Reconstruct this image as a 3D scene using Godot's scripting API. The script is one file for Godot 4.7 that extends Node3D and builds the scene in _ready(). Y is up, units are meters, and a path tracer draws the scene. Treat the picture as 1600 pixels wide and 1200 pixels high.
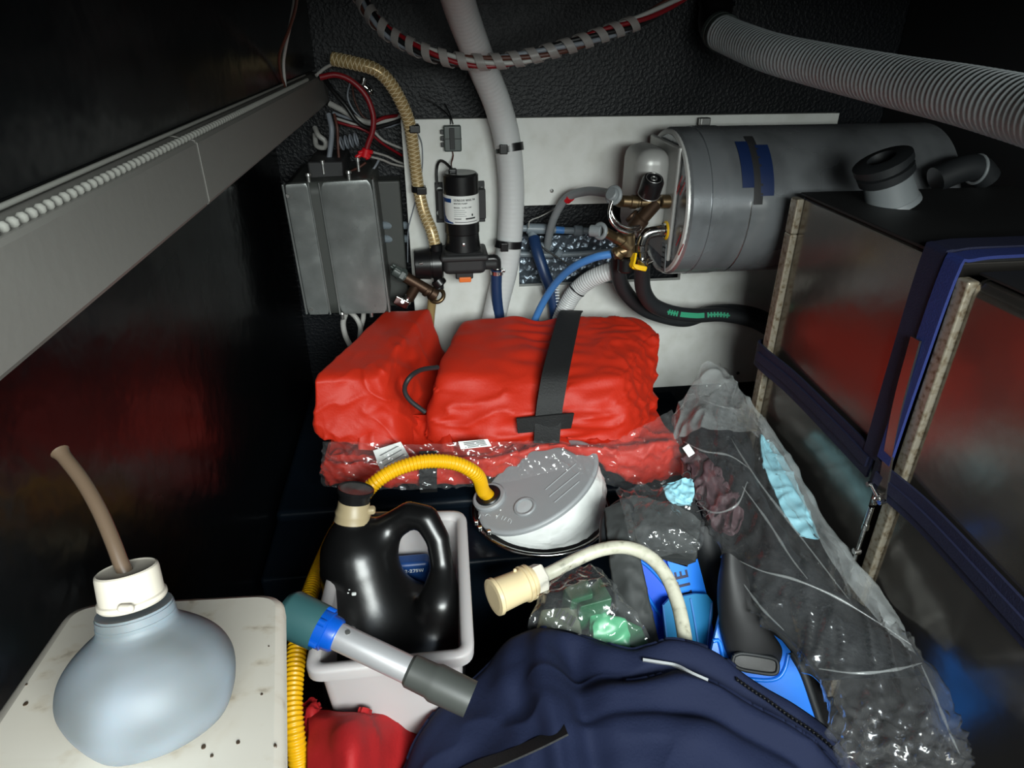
extends Node3D
# A boat's storage locker: camera above the near end, looking forward and down. y up, metres; the locker runs along -z.

const FOC := 1040.0                      # focal length in pixels of a 1600 x 1200 frame
const EYE := Vector3(0, 1.0, 0)
const PITCH := 28.3
const YAW := 7.0
var right: Vector3
var up: Vector3
var ahead: Vector3
var M := {}
var names := {}
var origin_of := {}

# ---------------------------------------------------------------- where a sight line meets a plane
func ray(x: float, y: float) -> Vector3:
	return right * ((x - 800.0) / FOC) + up * ((600.0 - y) / FOC) + ahead
func on_z(x: float, y: float, z: float) -> Vector3:
	var r := ray(x, y)
	return EYE + r * (z / r.z)
func on_y(x: float, y: float, h: float) -> Vector3:
	var r := ray(x, y)
	return EYE + r * ((h - EYE.y) / r.y)
func on_x(x: float, y: float, w: float) -> Vector3:
	var r := ray(x, y)
	return EYE + r * (w / r.x)
func deep(x: float, y: float, d: float) -> Vector3:
	return EYE + ray(x, y) * d
func zs(a: Array) -> Array:              # [[x, y, z], ...] -> points
	var o := []
	for p in a: o.append(on_z(p[0], p[1], p[2]))
	return o
func ds(a: Array) -> Array:
	var o := []
	for p in a: o.append(deep(p[0], p[1], p[2]))
	return o
func px(n: float, p: Vector3) -> float:  # the size in metres of n pixels at p
	return n * (p - EYE).dot(ahead) / FOC

# ---------------------------------------------------------------- mesh builder
class MB:
	var v := PackedVector3Array()
	var n := PackedVector3Array()
	var uv := PackedVector2Array()
	var idx := PackedInt32Array()

	func grid(rows: Array, close_u := false, close_v := false, uvs := Vector2(1, 1)) -> void:
		# rows of PackedVector3Array; vertices shared, normals smooth
		var nv: int = rows[0].size()
		var nu: int = rows.size()
		var at := v.size()
		var cu := nu + (1 if close_u else 0)
		var cv := nv + (1 if close_v else 0)
		for i in cu:
			var r: PackedVector3Array = rows[i % nu]
			for j in cv:
				v.append(r[j % nv])
				uv.append(Vector2(float(i) / maxf(1, cu - 1) * uvs.x, float(j) / maxf(1, cv - 1) * uvs.y))
		var nn := PackedVector3Array()
		nn.resize(nu * nv)
		for i in nu:
			var im := (i - 1 + nu) % nu if close_u else maxi(i - 1, 0)
			var ip := (i + 1) % nu if close_u else mini(i + 1, nu - 1)
			for j in nv:
				var jm := (j - 1 + nv) % nv if close_v else maxi(j - 1, 0)
				var jp := (j + 1) % nv if close_v else mini(j + 1, nv - 1)
				nn[i * nv + j] = (rows[i][jp] - rows[i][jm]).cross(rows[ip][j] - rows[im][j]).normalized()
		for i in nu:                               # a row drawn to a point takes its neighbour's normals
			for j in nv:
				if nn[i * nv + j].length_squared() < .5: nn[i * nv + j] = nn[(i - 1 if i > 0 else mini(1, nu - 1)) * nv + j]
		for i in cu:
			for j in cv:
				n.append(nn[(i % nu) * nv + j % nv])
		for i in cu - 1:
			for j in cv - 1:
				var a := at + i * cv + j
				idx.append_array(PackedInt32Array([a, a + cv, a + 1, a + 1, a + cv, a + cv + 1]))

	func fan(ring: PackedVector3Array, flip := false) -> void:   # a flat cap
		var c := Vector3.ZERO
		for p in ring: c += p
		c /= ring.size()
		var nn := Vector3.ZERO
		for i in ring.size(): nn += (ring[i] - c).cross(ring[(i + 1) % ring.size()] - c)
		nn = nn.normalized() * (1.0 if flip else -1.0)
		var at := v.size()
		v.append(c); n.append(nn); uv.append(Vector2(.5, .5))
		for i in ring.size():
			v.append(ring[i]); n.append(nn); uv.append(Vector2(.5 + .5 * cos(TAU * i / ring.size()), .5 + .5 * sin(TAU * i / ring.size())))
		for i in ring.size():
			var a := at + 1 + i
			var b := at + 1 + (i + 1) % ring.size()
			idx.append_array(PackedInt32Array([at, b, a] if flip else [at, a, b]))

	func flat(pts: Array, flip := false) -> void:                # a convex polygon, corner order as given
		var a: Vector3 = pts[0]
		var nn := Vector3.ZERO
		for i in range(1, pts.size() - 1): nn += (pts[i] - a).cross(pts[i + 1] - a)
		nn = nn.normalized() * (1.0 if flip else -1.0)
		var at := v.size()
		for i in pts.size():
			v.append(pts[i]); n.append(nn)
			uv.append([Vector2(0, 1), Vector2(1, 1), Vector2(1, 0), Vector2(0, 0)][i % 4])
		for i in range(1, pts.size() - 1):
			idx.append_array(PackedInt32Array([at, at + i + 1, at + i] if flip else [at, at + i, at + i + 1]))

	func outward(at_v: int, at_i: int) -> void:                  # turn a closed shape added since then the right way out
		var vol := 0.0
		for k in range(at_i, idx.size(), 3):
			vol += v[idx[k]].dot(v[idx[k + 2]].cross(v[idx[k + 1]]))
		if vol < 0:
			for k in range(at_i, idx.size(), 3):
				var t := idx[k + 1]; idx[k + 1] = idx[k + 2]; idx[k + 2] = t
			for k in range(at_v, v.size()): n[k] = -n[k]

	func face_normals_agree() -> void:                           # vertex normals follow the triangles' side
		var acc := PackedVector3Array()
		acc.resize(v.size())
		for k in range(0, idx.size(), 3):
			var fn := (v[idx[k + 2]] - v[idx[k]]).cross(v[idx[k + 1]] - v[idx[k]])
			for q in 3: acc[idx[k + q]] += fn
		for k in v.size():
			if acc[k].dot(n[k]) < 0: n[k] = -n[k]

# ---------------------------------------------------------------- shapes
func catmull(p: Array, t: float) -> Vector3:
	var m := p.size() - 1
	var s := clampf(t, 0, 1) * m
	var i := mini(int(s), m - 1)
	var f := s - i
	var b: Vector3 = p[i]
	var c: Vector3 = p[i + 1]
	var a: Vector3 = p[i - 1] if i > 0 else b * 2 - c
	var d: Vector3 = p[i + 2] if i + 2 <= m else c * 2 - b
	return 0.5 * (2 * b + (c - a) * f + (2 * a - 5 * b + 4 * c - d) * f * f + (3 * b - 3 * c + d - a) * f * f * f)

func path(pts: Array, step: float) -> Array:                     # an even walk along a smooth curve
	var fine := []
	var nn := (pts.size() - 1) * 40
	for i in nn + 1: fine.append(catmull(pts, float(i) / nn))
	var out := [fine[0]]
	var left := step
	for i in range(1, fine.size()):
		var a: Vector3 = fine[i - 1]
		var b: Vector3 = fine[i]
		var l := a.distance_to(b)
		while l >= left and l > 1e-7:
			a = a.lerp(b, left / l)
			out.append(a)
			l = a.distance_to(b)
			left = step
		left -= l
	if out.size() < 2 or out[-1].distance_to(fine[-1]) > step * .3: out.append(fine[-1])
	return out

func frames(p: Array) -> Array:                                  # [tangent, side, other side] carried along a path
	var out := []
	var s := Vector3.ZERO
	for i in p.size():
		var t: Vector3 = (p[mini(i + 1, p.size() - 1)] - p[maxi(i - 1, 0)]).normalized()
		if i == 0:
			s = t.cross(Vector3(0.31, 0.77, 0.55)).normalized()
		s = (s - t * s.dot(t)).normalized()
		out.append([t, s, t.cross(s)])
	return out

func tube(mb: MB, pts: Array, r: float, sides := 12, step := 0.008, rip := 0.0, rip_len := 0.005, shape = null, helix := false) -> void:
	var st := step if rip == 0 else rip_len / 6.0
	var p := path(pts, st)
	var fr := frames(p)
	var rows := []
	var at_v := mb.v.size()
	var at_i := mb.idx.size()
	for i in p.size():
		var ring := PackedVector3Array()
		for k in sides:
			var a := TAU * k / sides
			var rr := r
			if rip != 0:
				var ph := TAU * i * st / rip_len + (a if helix else 0.0)
				rr += rip * sin(ph)
			if shape: rr *= shape.call(float(i) / (p.size() - 1), a)
			ring.append(p[i] + (fr[i][1] * cos(a) + fr[i][2] * sin(a)) * rr)
		rows.append(ring)
	mb.grid(rows, false, true, Vector2(p.size() * st * 40, 1))
	mb.fan(rows[0], false)
	mb.fan(rows[-1], true)
	mb.outward(at_v, at_i)

func ribbon(mb: MB, pts: Array, side: Vector3, w: float, th: float, step := 0.01) -> void:  # a strap: a box section carried along a path, its width along «side»
	var p := path(pts, step)
	var at_v := mb.v.size()
	var at_i := mb.idx.size()
	var rows := [[], [], [], [], [], [], [], []]
	var first := PackedVector3Array()
	var last := PackedVector3Array()
	for i in p.size():
		var t: Vector3 = (p[mini(i + 1, p.size() - 1)] - p[maxi(i - 1, 0)]).normalized()
		var s := (side - t * side.dot(t)).normalized()
		var u := t.cross(s)
		var c := [p[i] + s * w / 2 + u * th / 2, p[i] - s * w / 2 + u * th / 2, p[i] - s * w / 2 - u * th / 2, p[i] + s * w / 2 - u * th / 2]
		for k in 4:
			rows[k * 2].append(c[k]); rows[k * 2 + 1].append(c[(k + 1) % 4])
		if i == 0: first = PackedVector3Array(c)
		last = PackedVector3Array(c)
	for k in 4:
		mb.grid([PackedVector3Array(rows[k * 2]), PackedVector3Array(rows[k * 2 + 1])])
	mb.flat(Array(first), false); mb.flat(Array(last), true)
	mb.face_normals_agree()
	mb.outward(at_v, at_i)

func lathe(mb: MB, at: Vector3, axis: Vector3, prof: Array, sides := 28, flat_sides := false, stretch := Vector2(1, 1), sideways := Vector3.ZERO) -> void:
	# prof: [height along the axis, radius]; corners sharper than 35 degrees stay sharp
	var ax := axis.normalized()
	var s := sideways if sideways != Vector3.ZERO else ax.cross(Vector3(0.21, 0.13, 0.97)).normalized()
	s = (s - ax * s.dot(ax)).normalized()
	var o := ax.cross(s)
	var at_v := mb.v.size()
	var at_i := mb.idx.size()
	var make := func(q) -> PackedVector3Array:
		var ring := PackedVector3Array()
		for k in sides:
			var a := TAU * k / sides
			ring.append(at + ax * q[0] + (s * cos(a) * stretch.x + o * sin(a) * stretch.y) * q[1])
		return ring
	var run := [make.call(prof[0])]
	for i in range(1, prof.size()):
		run.append(make.call(prof[i]))
		var sharp := i == prof.size() - 1
		if not sharp:
			var d0 := Vector2(prof[i][0] - prof[i - 1][0], prof[i][1] - prof[i - 1][1])
			var d1 := Vector2(prof[i + 1][0] - prof[i][0], prof[i + 1][1] - prof[i][1])
			sharp = absf(d0.angle_to(d1)) > deg_to_rad(35)
		if sharp or flat_sides:
			if flat_sides:
				for r in run.size() - 1:
					for k in sides:
						mb.flat([run[r][k], run[r][(k + 1) % sides], run[r + 1][(k + 1) % sides], run[r + 1][k]], true)
			else:
				mb.grid(run, false, true)
			run = [run[-1]]
	if prof[0][1] > 1e-5: mb.fan(make.call(prof[0]), false)
	if prof[-1][1] > 1e-5: mb.fan(make.call(prof[-1]), true)
	mb.face_normals_agree()
	mb.outward(at_v, at_i)

func rod(mb: MB, a: Vector3, b: Vector3, r: float, sides := 14, bevel := 0.15) -> void:
	var l := a.distance_to(b)
	var e := minf(r * bevel, l * .3)
	lathe(mb, a, b - a, [[0, r - e], [e, r], [l - e, r], [l, r - e]], sides)

func nut(mb: MB, a: Vector3, b: Vector3, r: float) -> void:
	var l := a.distance_to(b)
	var e := minf(r * .12, l * .2)
	lathe(mb, a, b - a, [[0, r - e], [e, r], [l - e, r], [l, r - e]], 6, true)

func torus(mb: MB, c: Vector3, axis: Vector3, big: float, small: float, sides := 28, n2 := 10, squash := 1.0) -> void:
	var ax := axis.normalized()
	var s := ax.cross(Vector3(0.21, 0.13, 0.97)).normalized()
	var o := ax.cross(s)
	var rows := []
	for i in sides:
		var a := TAU * i / sides
		var d := s * cos(a) + o * sin(a)
		var ring := PackedVector3Array()
		for k in n2:
			var b := TAU * k / n2
			ring.append(c + d * (big + small * cos(b)) + ax * small * squash * sin(b))
		rows.append(ring)
	var at_v := mb.v.size()
	var at_i := mb.idx.size()
	mb.grid(rows, true, true)
	mb.outward(at_v, at_i)

func rbox(mb: MB, c: Vector3, size: Vector3, bev := 0.003, basis := Basis()) -> void:      # a box with rounded edges
	var h := size / 2
	var b := minf(bev, minf(h.x, minf(h.y, h.z)) * .98)
	var at_v := mb.v.size()
	var at_i := mb.idx.size()
	for f in 6:
		var k := f / 2
		var sg := 1.0 if f % 2 == 0 else -1.0
		var i1 := (k + 1) % 3
		var i2 := (k + 2) % 3
		var s1 := [-h[i1], -h[i1] + b * .45, -h[i1] + b, h[i1] - b, h[i1] - b * .45, h[i1]]
		var s2 := [-h[i2], -h[i2] + b * .45, -h[i2] + b, h[i2] - b, h[i2] - b * .45, h[i2]]
		var at := mb.v.size()
		for i in 6:
			for j in 6:
				var p := Vector3.ZERO
				p[k] = h[k] * sg; p[i1] = s1[i]; p[i2] = s2[j]
				var q := p.clamp(-h + Vector3.ONE * b, h - Vector3.ONE * b)
				var nn := (p - q).normalized()
				mb.v.append(c + basis * (q + nn * b))
				mb.n.append(basis * nn)
				mb.uv.append(Vector2(i / 5.0, j / 5.0))
		for i in 5:
			for j in 5:
				var a := at + i * 6 + j
				mb.idx.append_array(PackedInt32Array([a, a + 1, a + 6, a + 1, a + 7, a + 6] if sg > 0 else [a, a + 6, a + 1, a + 1, a + 6, a + 7]))
	mb.face_normals_agree()
	mb.outward(at_v, at_i)

func box2(mb: MB, lo: Vector3, hi: Vector3, bev := 0.002) -> void:
	rbox(mb, (lo + hi) / 2, hi - lo, bev)

# a rounded cube of N x N cells a side, drawn into eight corners (bottom: near left, near right, far right, far left; then the top four); «disp» gets (point, outward, u, v, face) and moves it
func hexa(mb: MB, k: Array, nn: int, r: float, disp = null) -> void:
	var at_v := mb.v.size()
	var at_i := mb.idx.size()
	for f in 6:
		var ax := f / 2
		var sg := 1.0 if f % 2 == 0 else -1.0
		var i1 := (ax + 1) % 3
		var i2 := (ax + 2) % 3
		var rows := []
		for i in nn + 1:
			var row := PackedVector3Array()
			for j in nn + 1:
				var p := Vector3.ZERO
				p[ax] = sg; p[i1] = sin((2.0 * i / nn - 1) * PI * .5 * .92) / sin(PI * .46); p[i2] = sin((2.0 * j / nn - 1) * PI * .5 * .92) / sin(PI * .46)
				var q := p.clamp(Vector3.ONE * (r - 1), Vector3.ONE * (1 - r))
				p = q + (p - q).normalized() * r
				row.append(p)
			rows.append(row)
		var pos := []
		for row in rows:
			var out := PackedVector3Array()
			for p in row: out.append(tri(k, p))
			pos.append(out)
		if disp:
			var ctr: Vector3 = tri(k, Vector3.ZERO)
			for i in nn + 1:
				for j in nn + 1:
					var w: Vector3 = pos[i][j]
					var o: Vector3 = (tri(k, rows[i][j] * 1.02) - w).normalized()
					pos[i][j] = w + o * disp.call(w, rows[i][j])
		mb.grid(pos)
	# one smooth skin over the six faces
	weld(mb, at_v, at_i)
	mb.outward(at_v, at_i)

func tri(k: Array, p: Vector3) -> Vector3:
	var x := p.x * .5 + .5
	var y := p.y * .5 + .5
	var z := .5 - p.z * .5
	var lo: Vector3 = (k[0] as Vector3).lerp(k[1], x).lerp((k[3] as Vector3).lerp(k[2], x), z)
	var hi: Vector3 = (k[4] as Vector3).lerp(k[5], x).lerp((k[7] as Vector3).lerp(k[6], x), z)
	return lo.lerp(hi, y)

func weld(mb: MB, at_v: int, at_i: int) -> void:
	var c := Vector3.ZERO
	for k in range(at_v, mb.v.size()): c += mb.v[k]
	c /= maxi(1, mb.v.size() - at_v)
	var acc := {}
	for k in range(at_i, mb.idx.size(), 3):
		var a := mb.v[mb.idx[k]]
		var b := mb.v[mb.idx[k + 1]]
		var d := mb.v[mb.idx[k + 2]]
		var fn := (d - a).cross(b - a)
		if fn.dot((a + b + d) / 3 - c) < 0:
			var t := mb.idx[k + 1]; mb.idx[k + 1] = mb.idx[k + 2]; mb.idx[k + 2] = t
			fn = -fn
		for q in [a, b, d]:
			var key := Vector3i(q * 20000)
			acc[key] = acc.get(key, Vector3.ZERO) + fn
	for k in range(at_v, mb.v.size()): mb.n[k] = acc.get(Vector3i(mb.v[k] * 20000), Vector3.UP).normalized()

# a skin drawn over cross-sections (each a ring of points); rings are rounded by corner cutting, sections joined by a smooth curve
func loft(mb: MB, secs: Array, along: int, cuts := 2, disp = null, keep := 0.25, ring_n := 0) -> void:
	var rings := []
	for s in secs:
		var r: Array = s.duplicate()
		for c in cuts:
			var o := []
			for i in r.size():
				var a: Vector3 = r[i]
				var b: Vector3 = r[(i + 1) % r.size()]
				o.append(a.lerp(b, keep)); o.append(a.lerp(b, 1 - keep))
			r = o
		if ring_n > 0: r = even_ring(r, ring_n)
		rings.append(r)
	var m: int = rings[0].size()
	var rows := []
	var cols := []
	for j in m:
		var c := []
		for r in rings: c.append(r[j])
		cols.append(c)
	for i in along + 1:
		var row := PackedVector3Array()
		for j in m: row.append(catmull(cols[j], float(i) / along))
		rows.append(row)
	if disp: rows = displaced(rows, false, true, disp)
	var at_v := mb.v.size()
	var at_i := mb.idx.size()
	mb.grid(rows, false, true)
	mb.fan(rows[0], false); mb.fan(rows[-1], true)
	mb.outward(at_v, at_i)
	mb.face_normals_agree()

func even_ring(r: Array, n: int) -> Array:
	var total := 0.0
	for i in r.size(): total += (r[i] as Vector3).distance_to(r[(i + 1) % r.size()])
	var out := []
	var i := 0
	var gone := 0.0
	for k in n:
		var want := total * k / n
		var l: float = (r[i] as Vector3).distance_to(r[(i + 1) % r.size()])
		while gone + l < want and i < r.size() - 1:
			gone += l
			i += 1
			l = (r[i] as Vector3).distance_to(r[(i + 1) % r.size()])
		out.append((r[i] as Vector3).lerp(r[(i + 1) % r.size()], clampf((want - gone) / maxf(l, 1e-6), 0, 1)))
	return out

func displaced(rows: Array, cu: bool, cv: bool, disp: Callable) -> Array:
	var nu := rows.size()
	var nv: int = rows[0].size()
	var out := []
	var mid := Vector3.ZERO
	for r in rows: mid += r[0] + r[nv / 2]
	mid /= 2 * nu
	for i in nu:
		var o := PackedVector3Array()
		for j in nv:
			var jm := (j - 1 + nv) % nv if cv else maxi(j - 1, 0)
			var jp := (j + 1) % nv if cv else mini(j + 1, nv - 1)
			var nn: Vector3 = (rows[i][jp] - rows[i][jm]).cross(rows[mini(i + 1, nu - 1)][j] - rows[maxi(i - 1, 0)][j]).normalized()
			var p: Vector3 = rows[i][j]
			if cv:
				var c := Vector3.ZERO
				for q in 4: c += rows[i][q * nv / 4]
				if nn.dot(p - c / 4) < 0: nn = -nn
			elif nn.dot(EYE - p) < 0: nn = -nn
			o.append(p + nn * disp.call(p, Vector2(float(i) / (nu - 1), float(j) / nv)))
		out.append(o)
	return out

func patch(mb: MB, ctrl: Array, nu: int, nv: int, disp = null, thick := 0.0) -> Array:   # a smooth sheet over rows of control points
	var rows := []
	for i in nu + 1:
		var t := float(i) / nu
		var cc := []
		for j in ctrl[0].size():
			var col := []
			for r in ctrl: col.append(r[j])
			cc.append(catmull(col, t))
		var row := PackedVector3Array()
		for j in nv + 1: row.append(catmull(cc, float(j) / nv))
		rows.append(row)
	if disp: rows = displaced(rows, false, false, disp)
	if thick == 0.0:
		mb.grid(rows)
		return rows
	var back := displaced(rows, false, false, func(_p, _q): return -thick)
	for row in back: row.reverse()
	var both := []
	for i in nu + 1:
		var j := PackedVector3Array(rows[i]); j.append_array(back[i]); both.append(j)
	var at_v := mb.v.size()
	var at_i := mb.idx.size()
	mb.grid(both, false, true)
	mb.fan(both[0], false); mb.fan(both[-1], true)
	mb.face_normals_agree()
	mb.outward(at_v, at_i)
	return rows

func plate(mb: MB, poly: Array, thick: Vector3) -> void:          # a flat polygon (points in space) given a thickness
	var fit := PackedVector2Array()
	var e1: Vector3 = (poly[1] - poly[0]).normalized()
	var nn := thick.normalized()
	var e2 := nn.cross(e1).normalized()
	for p in poly: fit.append(Vector2((p - poly[0]).dot(e1), (p - poly[0]).dot(e2)))
	var t := Geometry2D.triangulate_polygon(fit)
	var at_v := mb.v.size()
	var at_i := mb.idx.size()
	for side in 2:
		var at := mb.v.size()
		for p in poly:
			mb.v.append(p + thick * (.5 if side == 0 else -.5)); mb.n.append(nn * (1 if side == 0 else -1)); mb.uv.append(Vector2((p - poly[0]).dot(e1), (p - poly[0]).dot(e2)) * 10)
		for k in range(0, t.size(), 3):
			mb.idx.append_array(PackedInt32Array([at + t[k], at + t[k + 1], at + t[k + 2]] if side == 0 else [at + t[k], at + t[k + 2], at + t[k + 1]]))
	var m := poly.size()
	for i in m:
		var a: Vector3 = poly[i]
		var b: Vector3 = poly[(i + 1) % m]
		mb.flat([a + thick * .5, a - thick * .5, b - thick * .5, b + thick * .5])
	var keep := mb.idx.slice(at_i)
	mb.outward(at_v, at_i)
	side_fix(mb, at_i)

func side_fix(mb: MB, at_i: int) -> void:                        # flat faces: the normal is the face's own
	for k in range(at_i, mb.idx.size(), 3):
		var fn := (mb.v[mb.idx[k + 2]] - mb.v[mb.idx[k]]).cross(mb.v[mb.idx[k + 1]] - mb.v[mb.idx[k]]).normalized()
		for q in 3: mb.n[mb.idx[k + q]] = fn

# one vertex in each cell that the surface crosses, one quad round each crossed edge
func nets(mb: MB, lo: Vector3, hi: Vector3, cell: float, f: Callable) -> void:
	var s := Vector3i(((hi - lo) / cell).ceil()) + Vector3i.ONE
	var val := PackedFloat32Array()
	val.resize(s.x * s.y * s.z)
	for z in s.z:
		for y in s.y:
			for x in s.x: val[(z * s.y + y) * s.x + x] = f.call(lo + Vector3(x, y, z) * cell)
	var id := {}
	var at_v := mb.v.size()
	var at_i := mb.idx.size()
	for z in s.z - 1:
		for y in s.y - 1:
			for x in s.x - 1:
				var base := (z * s.y + y) * s.x + x
				var inside := 0
				for c in 8:
					if val[base + (c & 1) + ((c >> 1) & 1) * s.x + (c >> 2) * s.x * s.y] < 0: inside += 1
				if inside == 0 or inside == 8: continue
				var sum := Vector3.ZERO
				var cnt := 0
				for e in 12:
					var ax := e / 4
					var o := Vector3i.ZERO
					o[(ax + 1) % 3] = e & 1; o[(ax + 2) % 3] = (e >> 1) & 1
					var q := o; q[ax] = 1
					var va := val[base + o.x + o.y * s.x + o.z * s.x * s.y]
					var vb := val[base + q.x + q.y * s.x + q.z * s.x * s.y]
					if (va < 0) != (vb < 0):
						sum += Vector3(o).lerp(Vector3(q), va / (va - vb)); cnt += 1
				var p := lo + (Vector3(x, y, z) + sum / cnt) * cell
				id[base] = mb.v.size()
				var h := cell * 1.3
				mb.v.append(p); mb.uv.append(Vector2(p.x, p.y))
				mb.n.append(Vector3(f.call(p + Vector3(h, 0, 0)) - f.call(p - Vector3(h, 0, 0)), f.call(p + Vector3(0, h, 0)) - f.call(p - Vector3(0, h, 0)), f.call(p + Vector3(0, 0, h)) - f.call(p - Vector3(0, 0, h))).normalized())
	for z in range(1, s.z - 1):
		for y in range(1, s.y - 1):
			for x in range(1, s.x - 1):
				var base := (z * s.y + y) * s.x + x
				for ax in 3:
					var st: int = [1, s.x, s.x * s.y][ax]
					if (val[base] < 0) == (val[base + st] < 0): continue
					var u: int = [1, s.x, s.x * s.y][(ax + 1) % 3]
					var w: int = [1, s.x, s.x * s.y][(ax + 2) % 3]
					var q := [id[base - u - w], id[base - w], id[base], id[base - u]]
					mb.idx.append_array(PackedInt32Array([q[0], q[2], q[1], q[0], q[3], q[2]] if val[base] < 0 else [q[0], q[1], q[2], q[0], q[2], q[3]]))
	mb.outward(at_v, at_i)
	# normals point out of the shape whatever outward() did
	for k in range(at_v, mb.v.size()):
		if f.call(mb.v[k] + mb.n[k] * cell) < 0: mb.n[k] = -mb.n[k]

func cone_d(p: Vector3, a: Vector3, b: Vector3, ra: float, rb: float) -> float:
	var ab := b - a
	var t := clampf((p - a).dot(ab) / ab.length_squared(), 0, 1)
	return p.distance_to(a + ab * t) - lerpf(ra, rb, t)
func smin(a: float, b: float, k: float) -> float:
	var h := clampf(.5 + .5 * (b - a) / k, 0, 1)
	return lerpf(b, a, h) - k * h * (1 - h)

# ---------------------------------------------------------------- things and parts
func numbered(called: String) -> String:
	if not names.has(called):
		names[called] = 0
		return called
	names[called] += 1
	return "%s_%03d" % [called, names[called]]

func thing(called: String, label: String, category: String, at: Vector3, group := "") -> Node3D:
	var o := Node3D.new()
	o.name = numbered(called)
	add_child(o)
	o.position = at
	origin_of[o] = at
	tag(o, label, category, group)
	return o

func tag(o: Node, label: String, category: String, group := "") -> void:
	o.set_meta("label", label)
	o.set_meta("category", category)
	if group: o.set_meta("group", group)

func part(parent: Node, called: String, mb: MB, mat: Material) -> MeshInstance3D:
	var o := MeshInstance3D.new()
	o.name = called if parent != self else numbered(called)
	parent.add_child(o, true)
	var lo := mb.v[0]
	var hi := mb.v[0]
	for p in mb.v:
		lo = lo.min(p); hi = hi.max(p)
	var base := Vector3((lo.x + hi.x) / 2, lo.y, (lo.z + hi.z) / 2)
	for k in mb.v.size(): mb.v[k] -= base
	var a := []
	a.resize(Mesh.ARRAY_MAX)
	a[Mesh.ARRAY_VERTEX] = mb.v; a[Mesh.ARRAY_NORMAL] = mb.n; a[Mesh.ARRAY_TEX_UV] = mb.uv; a[Mesh.ARRAY_INDEX] = mb.idx
	var m := ArrayMesh.new()
	m.add_surface_from_arrays(Mesh.PRIMITIVE_TRIANGLES, a)
	m.surface_set_material(0, mat)
	o.mesh = m
	o.position = base - origin_of.get(parent, Vector3.ZERO)
	origin_of[o] = base
	return o

func solo(called: String, label: String, category: String, mb: MB, mat: Material, group := "") -> MeshInstance3D:
	var o := part(self, called, mb, mat)
	tag(o, label, category, group)
	return o

func struct(called: String, label: String, mb: MB, mat: Material) -> MeshInstance3D:
	var o := part(self, called, mb, mat)
	o.set_meta("kind", "structure")
	tag(o, label, called.split("_")[0])
	return o

func lettering(parent: Node, called: String, text: String, size: float, mat: Material, at: Vector3, basis: Basis, serif := false, bold := true) -> MeshInstance3D:
	var tm := TextMesh.new()
	tm.text = text
	var fnt := SystemFont.new()
	fnt.font_names = PackedStringArray(["Droid Serif" if serif else "Droid Sans"])
	fnt.font_weight = 700 if bold else 400
	tm.font = fnt
	tm.font_size = 32
	tm.pixel_size = size / 32.0
	tm.depth = 0.0004
	tm.material = mat
	var o := MeshInstance3D.new()
	o.name = called
	o.mesh = tm
	parent.add_child(o, true)
	o.transform = Transform3D(basis, at - origin_of.get(parent, Vector3.ZERO))
	origin_of[o] = at
	return o

# ---------------------------------------------------------------- materials
func noise_tex(freq: float, size := 256, normal := false, bump := 4.0, ramp: Array = [], kind := FastNoiseLite.TYPE_SIMPLEX_SMOOTH, oct := 4, sd := 1) -> NoiseTexture2D:
	var f := FastNoiseLite.new()
	f.seed = sd
	f.noise_type = kind
	f.frequency = freq
	f.fractal_octaves = oct
	var t := NoiseTexture2D.new()
	t.width = size; t.height = size
	t.seamless = true
	t.noise = f
	t.as_normal_map = normal
	t.bump_strength = bump
	if ramp:
		var g := Gradient.new()
		var off := PackedFloat32Array()
		var col := PackedColorArray()
		for q in ramp:
			off.append(q[0]); col.append(q[1])
		g.offsets = off; g.colors = col
		t.color_ramp = g
	return t

func mat(called: String, col: Color, rough: float, metal := 0.0, spec := 0.5) -> StandardMaterial3D:
	var m := StandardMaterial3D.new()
	m.resource_name = called
	m.albedo_color = col
	m.roughness = rough
	m.metallic = metal
	m.metallic_specular = spec
	M[called] = m
	return m

func worn(m: StandardMaterial3D, tex: Texture2D, scale: float) -> void:
	m.albedo_texture = tex
	m.uv1_triplanar = true
	m.uv1_world_triplanar = true
	m.uv1_scale = Vector3.ONE * scale

func bumpy(m: StandardMaterial3D, tex: Texture2D, strength: float, scale: float) -> void:
	m.normal_enabled = true
	m.normal_texture = tex
	m.normal_scale = strength
	m.uv1_triplanar = true
	m.uv1_world_triplanar = true
	m.uv1_scale = Vector3.ONE * scale

var wr := FastNoiseLite.new()            # creases for cloth and film
func creases(p: Vector3, freq: float, sharp := 1.0) -> float:   # 0 on the flats, 1 on a ridge
	return pow(1.0 - absf(wr.get_noise_3dv(p * freq)), 3.0 * sharp)

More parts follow.
